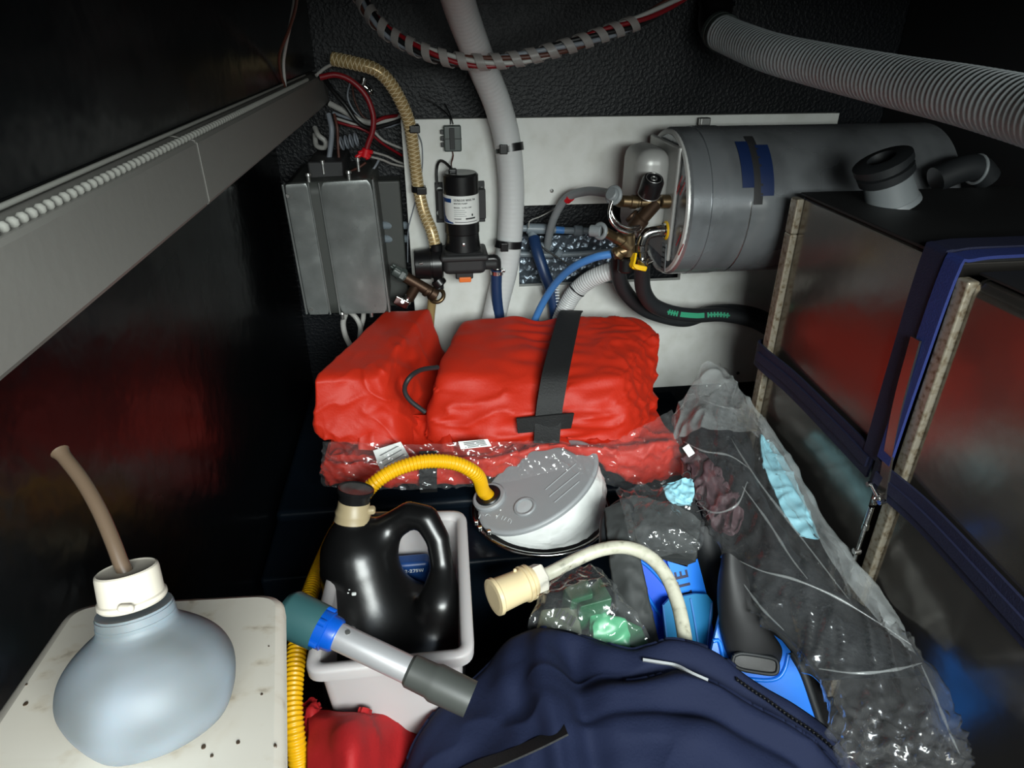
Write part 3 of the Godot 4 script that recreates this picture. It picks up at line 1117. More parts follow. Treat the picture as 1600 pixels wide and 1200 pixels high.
	var hp := zs([[1004, 412, -1.185], [1003, 430, -1.20], [1006, 455, -1.22], [1020, 476, -1.24], [1048, 488, -1.26], [1085, 493, -1.275], [1130, 492, -1.285], [1180, 503, -1.28], [1225, 530, -1.26]])
	tube(b, hp, .0155, 18)
	part(t, "hose", b, M.black_rubber)
	var pp := path(hp, .004)
	var k := 0
	for i in range(42, mini(pp.size() - 4, 84)):
		k += 1
		if k in [9, 10, 27, 28]: continue
		b = MB.new()
		var c: Vector3 = pp[i]
		var tn: Vector3 = (pp[i + 1] - pp[i]).normalized()
		var out: Vector3 = (EYE - c).normalized()
		out = (out - tn * out.dot(tn)).normalized()
		var tall := .011 if (k < 9 and k % 2 == 0) or (k > 28 and k % 2 == 1) else .004
		if k > 10 and k < 27: tall = .011
		rbox(b, c + out * .0150, Vector3(.0042, tall, .0012), .0003, Basis(tn, out.cross(tn), out))
		part(t, "green_print", b, M.print_green)
	# white spiral hose
	t = thing("white_spiral_hose", "thick white spiral hose hanging down in front of the board", "hose", on_z(780, 520, -1.35))
	b = MB.new()
	var sp := zs([[700, -60, -1.10], [722, 20, -1.20], [752, 100, -1.29], [778, 165, -1.34], [793, 225, -1.355], [799, 295, -1.36], [797, 365, -1.36], [790, 420, -1.36], [778, 470, -1.36], [766, 525, -1.355]])
	tube(b, sp, .0262, 22, .006, .00014, .0095)
	part(t, "hose", b, M.white_hose)
	b = MB.new()
	for q in [[794, 218, .12], [795, 370, -.1]]:
		b = MB.new()
		var c := on_z(q[0], q[1], -1.357)
		lathe(b, c - Vector3(q[2] * .008, -.0075, 0) * -1, Vector3(q[2], -1, .15), [[0, .0265], [0, .0285], [.015, .0285], [.015, .0265]], 24)
		rbox(b, c + Vector3(-.012, -.014, .026), Vector3(.016, .018, .008), .002)
		part(t, "clip", b, M.black_plastic)

# ---------------------------------------------------------------- water heater and its fittings
func heater() -> void:
	var yc := .7035
	var zc := -1.235
	var r := .1347
	var xl := .443
	var o := Vector3(xl, yc, zc)
	var X := Vector3(1, 0, 0)
	var t := thing("water_heater", "silver cylindrical water heater lying on its side under the white board's top", "water heater", Vector3(.7, yc - r, zc))
	var b := MB.new()
	lathe(b, o, X, [[0, r - .014], [.001, r - .004], [.006, r], [.036, r], [.0365, r - .0015], [.039, r - .0015], [.0395, r + .0012], [.085, r + .0012], [.0855, r], [.5, r], [.51, r - .01], [.51, 0]], 72)
	part(t, "shell", b, M.heater_shell)
	b = MB.new()
	lathe(b, o, X, [[.003, 0], [.003, r - .012], [-.002, r - .012], [-.004, r - .009], [-.002, r - .004], [.004, r - .003]], 64)
	part(t, "end_plate", b, M.heater_white)
	b = MB.new()
	rbox(b, Vector3(xl - .004, .712, zc - .012), Vector3(.008, .205, .165), .035)
	part(t, "flange", b, M.heater_cover)
	b = MB.new()
	rbox(b, Vector3(xl - .036, .722, zc - .018), Vector3(.066, .168, .118), .028)
	part(t, "terminal_cover", b, M.heater_cover)
	# the red hatching printed round the outlets, a paper tag, and bands of tape on the shell
	for q in [[1062, 285], [1066, 295], [1060, 375], [1064, 390], [1058, 300]]:
		b = MB.new()
		var c := on_x(q[0], q[1], xl - .0035)
		rbox(b, c, Vector3(.0006, .030, .003), .0002, Basis(Vector3(1, 0, 0), .6))
		part(t, "red_hatching", b, M.red_plastic)
	b = MB.new()
	var tg := on_x(1037, 402, xl - .010)
	rbox(b, tg, Vector3(.001, .052, .022), .0004, Basis(Vector3(1, 0, 0), -.15))
	var tagm := part(t, "type_plate", b, M.grey_hose)
	for kk in 5:
		b = MB.new()
		rbox(b, tg + Vector3(-.001, .019 - kk * .0095, 0), Vector3(.0006, .003, .015 - .004 * (kk % 2)), .0001, Basis(Vector3(1, 0, 0), -.15))
		part(tagm, "print_line", b, M.print_dark)
	var arc := func(x0: float, x1: float, a0: float, a1: float, m: Material, called: String) -> void:
		var bb := MB.new()
		var rows := []
		for i in 9:
			var a := deg_to_rad(lerpf(a0, a1, i / 8.0))
			var d := Vector3(0, sin(a), cos(a))
			rows.append(PackedVector3Array([Vector3(x0, yc, zc) + d * (r + .0012), Vector3(x0, yc, zc) + d * (r + .0022), Vector3(x1, yc, zc) + d * (r + .0022), Vector3(x1, yc, zc) + d * (r + .0012)]))
		bb.grid(rows, false, true)
		bb.fan(rows[0]); bb.fan(rows[-1], true)
		bb.face_normals_agree(); bb.outward(0, 0)
		part(t, called, bb, m)
	arc.call(.535, .556, 22, 60, M.tape_blue, "blue_tape")
	arc.call(.568, .592, 16, 56, M.tape_blue, "blue_tape")
	arc.call(.556, .572, 10, 66, M.black_matte, "black_tape")
	arc.call(.552, .5535, -60, 12, M.chrome, "seam")
	b = MB.new()
	rbox(b, on_z(1101, 190, -1.375), Vector3(.022, .016, .012), .003)
	solo("bracket", "small metal bracket above the heater on the white board", "bracket", b, M.zinc)
	# ---- brass mixer group
	var zf := -1.185
	t = thing("mixer_valve_group", "tangle of brass mixer valve, elbows and steel coil on the heater's end", "valve", on_z(1000, 400, zf))
	var P := func(x, y): return on_z(x, y, zf)
	b = MB.new()
	rod(b, P.call(965, 314), P.call(1000, 316), .0105, 16)
	rod(b, P.call(984, 315), P.call(996, 316), .0125, 8)
	rod(b, P.call(1000, 316), P.call(1030, 316), .009, 16)
	rod(b, P.call(1032, 315), P.call(1047, 315), .0125, 8)
	rod(b, on_z(958, 309, zf + .02), P.call(970, 316), .010, 16)
	part(t, "hot_elbow", b, M.brass)
	b = MB.new()
	torus(b, on_z(959, 305, zf + .018), Vector3(-.75, .25, .6), .0135, .0042, 28, 10)
	rod(b, on_z(954, 302, zf + .022), on_z(962, 308, zf + .015), .0120, 18)
	part(t, "grey_collar", b, M.grey_hose)
	b = MB.new()
	rod(b, P.call(1024, 318), on_z(1000, 345, zf + .015), .0125, 16)
	rod(b, on_z(1004, 340, zf + .015), on_z(990, 358, zf + .01), .0155, 16)
	rod(b, on_z(985, 335, zf - .01), on_z(1000, 352, zf), .014, 12)
	part(t, "valve_body", b, M.old_brass)
	b = MB.new()
	var ca: Vector3 = on_z(1014, 303, zf + .025)
	var cb: Vector3 = on_z(1024, 272, zf + .045)
	lathe(b, ca, cb - ca, [[0, .0170], [.002, .0195], [.028, .0195], [.034, .0165], [.0345, .0105], [.0320, .0100], [.0320, 0]], 28)
	part(t, "black_cap", b, M.black_plastic)
	b = MB.new()
	torus(b, ca, cb - ca, .0188, .0012, 28, 6)
	var cd := (cb - ca).normalized()
	torus(b, ca + cd * .0348, cd, .0135, .0009, 28, 6)
	torus(b, ca + cd * .0335, cd, .0050, .0012, 20, 6)
	part(t, "cap_ring", b, M.zinc)
	b = MB.new()
	var loop := zs([[955, 318, zf + .03], [952, 335, zf + .035], [958, 350, zf + .04], [970, 360, zf + .04], [985, 363, zf + .04], [998, 358, zf + .03], [1003, 350, zf + .02]])
	tube(b, loop, .0034, 10)
	part(t, "steel_coil", b, M.chrome)
	b = MB.new()
	var l2 := []
	for q in loop: l2.append(q + Vector3(.004, .0065, -.006))
	tube(b, l2, .0030, 10)
	part(t, "steel_coil", b, M.chrome)
	b = MB.new()
	tube(b, [P.call(1042, 360), P.call(1024, 361), P.call(1010, 366), P.call(1004, 378), P.call(1003, 388)], .0118, 18, .004)
	rod(b, P.call(1044, 360), P.call(1036, 360), .0138, 18)
	rod(b, P.call(1003, 380), P.call(1003, 392), .0132, 18)
	part(t, "cold_elbow", b, M.chrome)
	b = MB.new()
	rod(b, on_z(944, 362, zf + .012), P.call(962, 372), .0098, 16)
	rod(b, P.call(960, 370), P.call(975, 378), .0118, 8)
	rod(b, P.call(972, 376), P.call(985, 388), .013, 14)
	rod(b, P.call(958, 397), P.call(982, 390), .0110, 14)
	rod(b, P.call(962, 400), P.call(969, 392), .0135, 14)
	rod(b, P.call(982, 365), P.call(982, 400), .0125, 14)
	part(t, "lower_elbow", b, M.brass)
	b = MB.new()
	torus(b, on_z(938, 361, zf + .012), Vector3(-.8, .2, .55), .0122, .0042, 26, 10)
	rod(b, on_z(922, 360, zf + .0), on_z(940, 362, zf + .012), .0105, 18)
	part(t, "grey_collar", b, M.grey_hose)
	b = MB.new()
	rod(b, P.call(978, 402), P.call(977, 424), .0155, 18, .2)
	part(t, "black_drain", b, M.black_plastic)
	b = MB.new()
	lathe(b, P.call(1047, 315), X, [[0, .0125], [.002, .0165], [.008, .0165], [.010, .012]], 24)
	part(t, "red_ring", b, M.red_plastic)
	b = MB.new()
	lathe(b, P.call(1038, 360), X, [[0, .013], [.002, .0175], [.008, .0175], [.010, .013]], 24)
	part(t, "yellow_ring", b, M.yellow_plastic)
	b = MB.new()
	rod(b, P.call(1047, 315), Vector3(xl + .002, P.call(1056, 315).y, zf), .008, 14)
	rod(b, P.call(1042, 360), Vector3(xl + .002, P.call(1054, 360).y, zf), .007, 14)
	part(t, "outlet_pipe", b, M.zinc)
	b = MB.new()
	rod(b, P.call(1003, 392), P.call(1003, 402), .0098, 14)
	rod(b, P.call(1003, 402), P.call(1003, 412), .0165, 20, .1)
	rod(b, on_z(1010, 413, zf + .016), on_z(1019, 408, zf + .012), .0042, 8)
	part(t, "hose_clamp", b, M.chrome)
	b = MB.new()
	ribbon(b, [on_z(991, 396, zf + .012), on_z(989, 407, zf + .018), on_z(988, 415, zf + .022), on_z(995, 420, zf + .024), on_z(1006, 421, zf + .022)], Vector3(.3, .3, 1), .014, .004, .003)
	rbox(b, on_z(999, 418, zf + .024), Vector3(.030, .010, .006), .003, Basis(Vector3(0, 0, 1), -.25))
	part(t, "yellow_handle", b, M.yellow_plastic)

# ---------------------------------------------------------------- fresh-water pump, strainer, fuse box
func pump() -> void:
	var zc := -1.347
	var r := .0352
	var top := on_z(719, 269, zc)
	var mid := on_z(722, 358, zc)
	var c := Vector3((top.x + mid.x) / 2, 0, zc)
	var Y := Vector3.UP
	var t := thing("water_pump", "black electric water pump with a white label on the board", "pump", Vector3(c.x, on_z(722, 430, zc).y, zc))
	var b := MB.new()
	var y0 := on_z(722, 388, zc).y
	var y1 := top.y
	lathe(b, Vector3(c.x, y0, zc), Y, [[0, r * 1.02], [.001, r * 1.05], [.024, r * .98], [.034, r * .96], [.036, r], [y1 - y0 - .004, r], [y1 - y0, r - .004], [y1 - y0 - .001, 0]], 40)
	part(t, "motor", b, M.black_plastic)
	var yl0 := on_z(722, 351, zc + r).y
	var yl1 := on_z(722, 307, zc + r).y
	var wrap := func(a0: float, a1: float, lo: float, hi: float, out: float, m: Material, called: String, par: Node, a1_top := 999.0) -> MeshInstance3D:
		var bb := MB.new()
		var rows := []
		for i in 25:
			var f := i / 24.0
			var ab := deg_to_rad(lerpf(a0, a1, f))
			var at := deg_to_rad(lerpf(a0, a1_top if a1_top < 900 else a1, f))
			var rr := r + out
			var d0 := Vector3(sin(ab), 0, cos(ab))
			var d1 := Vector3(sin(at), 0, cos(at))
			rows.append(PackedVector3Array([Vector3(c.x, lo, zc) + d0 * (r - .0005), Vector3(c.x, lo, zc) + d0 * rr, Vector3(c.x, hi, zc) + d1 * rr, Vector3(c.x, hi, zc) + d1 * (r - .0005)]))
		bb.grid(rows, false, true)
		bb.fan(rows[0]); bb.fan(rows[-1], true)
		bb.face_normals_agree(); bb.outward(0, 0)
		return part(par, called, bb, m)
	var lab: MeshInstance3D = wrap.call(-88, 88, yl0, yl1, .0005, M.label_white, "label", t)
	wrap.call(-88, -30, yl0 + .001, yl0 + (yl1 - yl0) * .86, .0007, M.label_blue, "blue_swoosh", lab, -60.0)
	wrap.call(-80, -36, yl0 + (yl1 - yl0) * .76, yl0 + (yl1 - yl0) * .90, .0009, M.label_blue, "blue_badge", lab)
	var H := yl1 - yl0
	var curved := func(text: String, size: float, y: float, deg: float) -> void:
		var tm := TextMesh.new()
		var fnt := SystemFont.new()
		fnt.font_names = PackedStringArray(["Droid Sans"])
		fnt.font_weight = 700
		tm.font = fnt
		tm.font_size = 32
		tm.text = text
		tm.pixel_size = size / 32.0
		tm.depth = .0003
		tm.horizontal_alignment = HORIZONTAL_ALIGNMENT_LEFT
		var arr := tm.get_mesh_arrays()
		var bb := MB.new()
		bb.v = arr[Mesh.ARRAY_VERTEX]; bb.n = arr[Mesh.ARRAY_NORMAL]; bb.idx = arr[Mesh.ARRAY_INDEX]
		bb.uv.resize(bb.v.size())
		if bb.v.is_empty(): return
		for k in bb.v.size():
			var a := deg_to_rad(deg) + bb.v[k].x / r
			var d := Vector3(sin(a), 0, cos(a))
			bb.v[k] = Vector3(c.x, y + bb.v[k].y, zc) + d * (r + .0008 + bb.v[k].z)
			bb.n[k] = bb.n[k].rotated(Vector3.UP, a)
		part(lab, "lettering", bb, M.print_dark)
	curved.call("SENSOR MAX 14", .0058, yl0 + H * .86, -27)
	curved.call("WATER PUMP", .0042, yl0 + H * .745, -27)
	curved.call("MODEL   14 PSI / 24V", .0036, yl0 + H * .60, -27)
	for k in 4:
		b = MB.new()
		wrap.call(-27, 8 + 5 * (k % 2), yl0 + H * (.50 - k * .07), yl0 + H * (.515 - k * .07), .0007, M.grey_hose, "small_print", lab)
	wrap.call(-27, -4, yl0 + H * .19, yl0 + H * .215, .0007, M.print_dark, "small_print", lab)
	wrap.call(10, 45, yl0 + H * .175, yl0 + H * .225, .0007, M.print_dark, "small_print", lab)
	wrap.call(-26, 55, yl0 + H * .07, yl0 + H * .09, .0007, M.print_dark, "small_print", lab)
	wrap.call(31, 36, yl0 + H * .28, yl0 + H * .36, .0007, M.print_dark, "small_print", lab)
	# mounting plates with screws
	for q in [[688, 285, 347, 679, 698], [751, 283, 346, 743, 758]]:
		b = MB.new()
		var a0 := on_z(q[3], q[1], ZP + .004)
		var a1 := on_z(q[4], q[2], ZP + .004)
		box2(b, Vector3(a0.x, a1.y, ZP - .0005), Vector3(a1.x, a0.y, ZP + .008), .0015)
		box2(b, Vector3(minf(a0.x + .004, c.x - .02), a1.y + .012, ZP + .002), Vector3(maxf(a1.x, c.x + .02) if q[0] > 700 else c.x, a0.y - .012, ZP + .03), .002)
		var br := part(t, "bracket", b, M.black_matte)
		for y in [297, 333]:
			b = MB.new()
			var s := on_z(q[0] + (-1 if q[0] < 700 else 2), y, ZP + .009)
			lathe(b, s - Vector3(0, 0, .003), Vector3(0, 0, 1), [[0, .0062], [.003, .0058], [.0045, .003], [.0030, .0018], [.003, 0]], 16)
			part(br, "screw", b, M.label_white)
	# head, switch, ports
	b = MB.new()
	var hy := on_z(722, 404, zc).y
	rbox(b, Vector3(c.x + .001, hy, zc), Vector3(.088, .046, .080), .012)
	rbox(b, Vector3(c.x + .001, hy + .012, zc), Vector3(.098, .014, .086), .006)
	for sx in [-1, 1]: rod(b, Vector3(c.x + sx * .036, hy - .01, zc + .01), Vector3(c.x + sx * .068, hy - .012, zc + .005), .012, 14)
	part(t, "pump_head", b, M.black_matte)
	b = MB.new()
	lathe(b, Vector3(c.x, on_z(722, 385, zc + r).y + .006, zc + r + .008), Vector3(0, 0, 1), [[0, .003], [.002, .003], [.003, 0]], 10)
	part(t, "bolt", b, M.zinc)
	b = MB.new()
	rbox(b, Vector3(c.x, on_z(722, 424, zc + .02).y, zc + .018), Vector3(.036, .026, .030), .003)
	var sw := part(t, "pressure_switch", b, M.black_matte)
	b = MB.new()
	rbox(b, Vector3(c.x + .001, on_z(722, 434, zc + .02).y, zc + .022), Vector3(.025, .011, .026), .002)
	part(sw, "orange_cover", b, M.orange_plastic)
	b = MB.new()
	var p0 := on_z(750, 406, zc + .005)
	var p1 := on_z(776, 404, zc + .005)
	var p2 := on_z(777, 422, zc + .005)
	tube(b, [p0, p1 + Vector3(-.008, 0, 0), p1 + Vector3(-.001, -.003, 0), p1.lerp(p2, .4), p2], .0095, 14, .004)
	rod(b, p0 + Vector3(.002, 0, 0), p0 + Vector3(.014, 0, 0), .0115, 12)
	part(t, "outlet_elbow", b, M.black_plastic)
	b = MB.new()
	tube(b, zs([[709, 268, -1.345], [700, 258, -1.36], [690, 251, -1.38], [684, 256, -1.39], [682, 270, -1.39], [683, 288, -1.388]]), .0028, 8)
	part(t, "motor_lead", b, M.wire_black)
	b = MB.new()
	rbox(b, on_z(707, 267, -1.345), Vector3(.016, .010, .012), .003)
	part(t, "lead_gland", b, M.black_plastic)
	# dark blue delivery hose with its clamp
	t = thing("blue_hose", "dark blue hose dropping from the pump's outlet elbow", "hose", on_z(780, 510, -1.342), "dark blue water hoses")
	b = MB.new()
	tube(b, zs([[776, 421, -1.342], [776, 450, -1.342], [778, 480, -1.342], [781, 520, -1.34]]), .0128, 16)
	part(t, "hose", b, M.dark_blue_hose)
	b = MB.new()
	lathe(b, on_z(777, 428, -1.342), Vector3(0, 1, 0), [[0, .013], [0, .0142], [.008, .0142], [.008, .013]], 24)
	rbox(b, on_z(786, 423, -1.335), Vector3(.010, .007, .007), .002)
	part(t, "hose_clamp", b, M.chrome)
	b = MB.new()
	torus(b, on_z(777, 418, -1.342), Vector3(0, 1, 0), .0125, .0012, 20, 6)
	part(t, "wire_clip", b, M.chrome)
	# strainer
	t = thing("strainer", "round black strainer beside the pump's inlet", "strainer", on_z(672, 440, -1.345))
	b = MB.new()
	var s0 := on_z(648, 413, -1.35)
	var s1 := on_z(692, 411, -1.35)
	var l := s0.distance_to(s1)
	lathe(b, s0, s1 - s0, [[0, .026], [.002, .030], [l * .55, .0325], [l * .56, .0305], [l * .62, .0305], [l * .63, .034], [l * .95, .034], [l, .031]], 32)
	part(t, "bowl", b, M.black_plastic)
	b = MB.new()
	rod(b, s1 - Vector3(.004, 0, 0), on_z(706, 405, -1.345), .0105, 14)
	rod(b, on_z(685, 430, -1.34), on_z(686, 452, -1.335), .0105, 14)
	rod(b, on_z(682, 436, -1.338), on_z(690, 446, -1.335), .0145, 10)
	rod(b, on_z(681, 380, -1.345), on_z(682, 392, -1.345), .013, 14)
	part(t, "ports", b, M.black_plastic)
	b = MB.new()
	rod(b, on_z(655, 412, -1.318), on_z(661, 411, -1.317), .0022, 8)
	part(t, "bright_pin", b, M.zinc)
	# brass tee
	t = thing("brass_tee", "brass tee with a knurled knob and steel lever below the strainer", "valve", on_z(650, 480, -1.34))
	b = MB.new()
	rod(b, on_z(632, 432, -1.335), on_z(676, 458, -1.335), .0118, 16)
	rod(b, on_z(652, 444, -1.335), on_z(638, 468, -1.335), .0112, 16)
	rod(b, on_z(664, 452, -1.335), on_z(670, 456, -1.335), .0135, 8)
	rod(b, on_z(672, 456, -1.335), on_z(682, 462, -1.335), .0150, 16)
	part(t, "tee_body", b, M.old_brass)
	b = MB.new()
	torus(b, on_z(683, 462, -1.335), Vector3(-.3, .7, .7), .0145, .0045, 28, 10)
	part(t, "ring_nut", b, M.brass)
	b = MB.new()
	rod(b, on_z(614, 421, -1.333), on_z(634, 433, -1.333), .0118, 10)
	for k in 6:
		var a := TAU * k / 6
		var off := Vector3(sin(a) * .5, cos(a) * .9, sin(a) * .8) * .0115
		rod(b, on_z(614, 421, -1.333) + off, on_z(622, 426, -1.333) + off, .0032, 6)
	nut(b, on_z(624, 427, -1.333), on_z(632, 432, -1.333), .0142)
	part(t, "knurled_knob", b, M.fuse_grey)
	b = MB.new()
	rod(b, on_z(640, 462, -1.333), on_z(634, 472, -1.333), .0100, 12)
	rbox(b, on_z(627, 472, -1.322), Vector3(.032, .020, .010), .003, Basis(Vector3(0, 0, 1), -.55))
	rod(b, on_z(628, 471, -1.318), on_z(629, 471.5, -1.310), .0045, 10)
	part(t, "steel_lever", b, M.chrome)
	b = MB.new()
	tube(b, zs([[676, 465, -1.34], [674, 480, -1.345], [672, 500, -1.345], [670, 530, -1.34]]), .0095, 14)
	solo("inlet_hose", "short braided hose leaving the brass tee downwards", "hose", b, M.braid)
	# reinforced golden hose
	t = thing("braided_hose", "amber braided hose arching from the left lining down to the strainer", "hose", on_z(682, 390, -1.345))
	b = MB.new()
	var gp := zs([[520, 92, -1.36], [550, 98, -1.35], [585, 108, -1.345], [608, 128, -1.35], [628, 162, -1.36], [640, 195, -1.37], [646, 235, -1.375], [653, 290, -1.375], [662, 330, -1.365], [674, 360, -1.352], [681, 388, -1.345]])
	tube(b, gp, .0118, 18, .005)
	part(t, "hose", b, M.braid)
	b = MB.new()
	var gg := path(gp, .0016)
	var fr := frames(gg)
	for turn in [1, -1]:
		for ph in 3:
			var hx := []
			for i in range(0, gg.size(), 2):
				var a: float = turn * TAU * i * .0016 / .024 + ph * TAU / 3
				hx.append(gg[i] + (fr[i][1] * cos(a) + fr[i][2] * sin(a)) * .0117)
			tube(b, hx, .0007, 4, .003)
	part(t, "braid", b, M.braid_thread)
	for q in [[643, 199], [654, 295]]:
		b = MB.new()
		var k := on_z(q[0], q[1], -1.373)
		lathe(b, k - Vector3(0, .006, 0), Vector3(.03, 1, 0), [[0, .0122], [0, .0142], [.012, .0142], [.012, .0122]], 20)
		rbox(b, k + Vector3(.006, -.002, .012), Vector3(.020, .014, .008), .002)
		part(t, "clip", b, M.black_plastic)
	# fuse box
	t = thing("fuse_holder", "grey twin fuse holder on the board above the pump", "fuse holder", on_z(707, 236, ZP))
	b = MB.new()
	var f0 := on_z(692, 195, ZP)
	var f1 := on_z(721, 235, ZP)
	box2(b, Vector3(f0.x, f1.y, ZP - .0005), Vector3(f1.x, f0.y, ZP + .016), .003)
	part(t, "case", b, M.fuse_grey)
	var fc := (f0 + f1) / 2
	b = MB.new()
	box2(b, Vector3(fc.x - .006, fc.y - .020, ZP + .014), Vector3(fc.x + .004, fc.y + .020, ZP + .0175), .001)
	part(t, "cover_ridge", b, M.black_matte)
	b = MB.new()
	box2(b, Vector3(f0.x - .0005, fc.y - .001, ZP + .014), Vector3(f1.x + .0005, fc.y + .001, ZP + .0165), .0004)
	part(t, "split_line", b, M.black_plastic)
	for k in [-1, 0, 1]:
		b = MB.new()
		box2(b, Vector3(f0.x - .006, fc.y + k * .012 - .004, ZP), Vector3(f0.x + .002, fc.y + k * .012 + .004, ZP + .010), .001)
		part(t, "tab", b, M.black_plastic)
	b = MB.new()
	tube(b, zs([[707, 236, ZP + .004], [708, 245, ZP + .006], [705, 256, ZP + .02], [707, 266, ZP + .05]]), .0016, 6)
	solo("brown_wire", "thin reddish wire from the fuse holder down to the pump", "wire", b, M.wire_brown)
	b = MB.new()
	tube(b, zs([[704, 194, ZP + .004], [703, 184, ZP + .002], [692, 172, -1.44], [672, 158, -1.452], [655, 150, -1.452]]), .0013, 6)
	tube(b, zs([[708, 194, ZP + .004], [705, 184, ZP + .002], [700, 172, -1.44], [695, 162, -1.452]]), .0013, 6)
	solo("black_wire", "pair of thin black wires leaving the top of the fuse holder", "wire", b, M.wire_black)
	b = MB.new()
	tube(b, zs([[651, 205, -1.38], [659, 225, ZP + .003], [660, 260, ZP + .003], [655, 290, ZP + .003], [645, 330, ZP + .003], [638, 360, ZP + .003], [637, 410, ZP + .003]]), .0013, 6)
	solo("grey_wire", "thin grey wire weaving behind the amber braided hose", "wire", b, M.wire_grey)

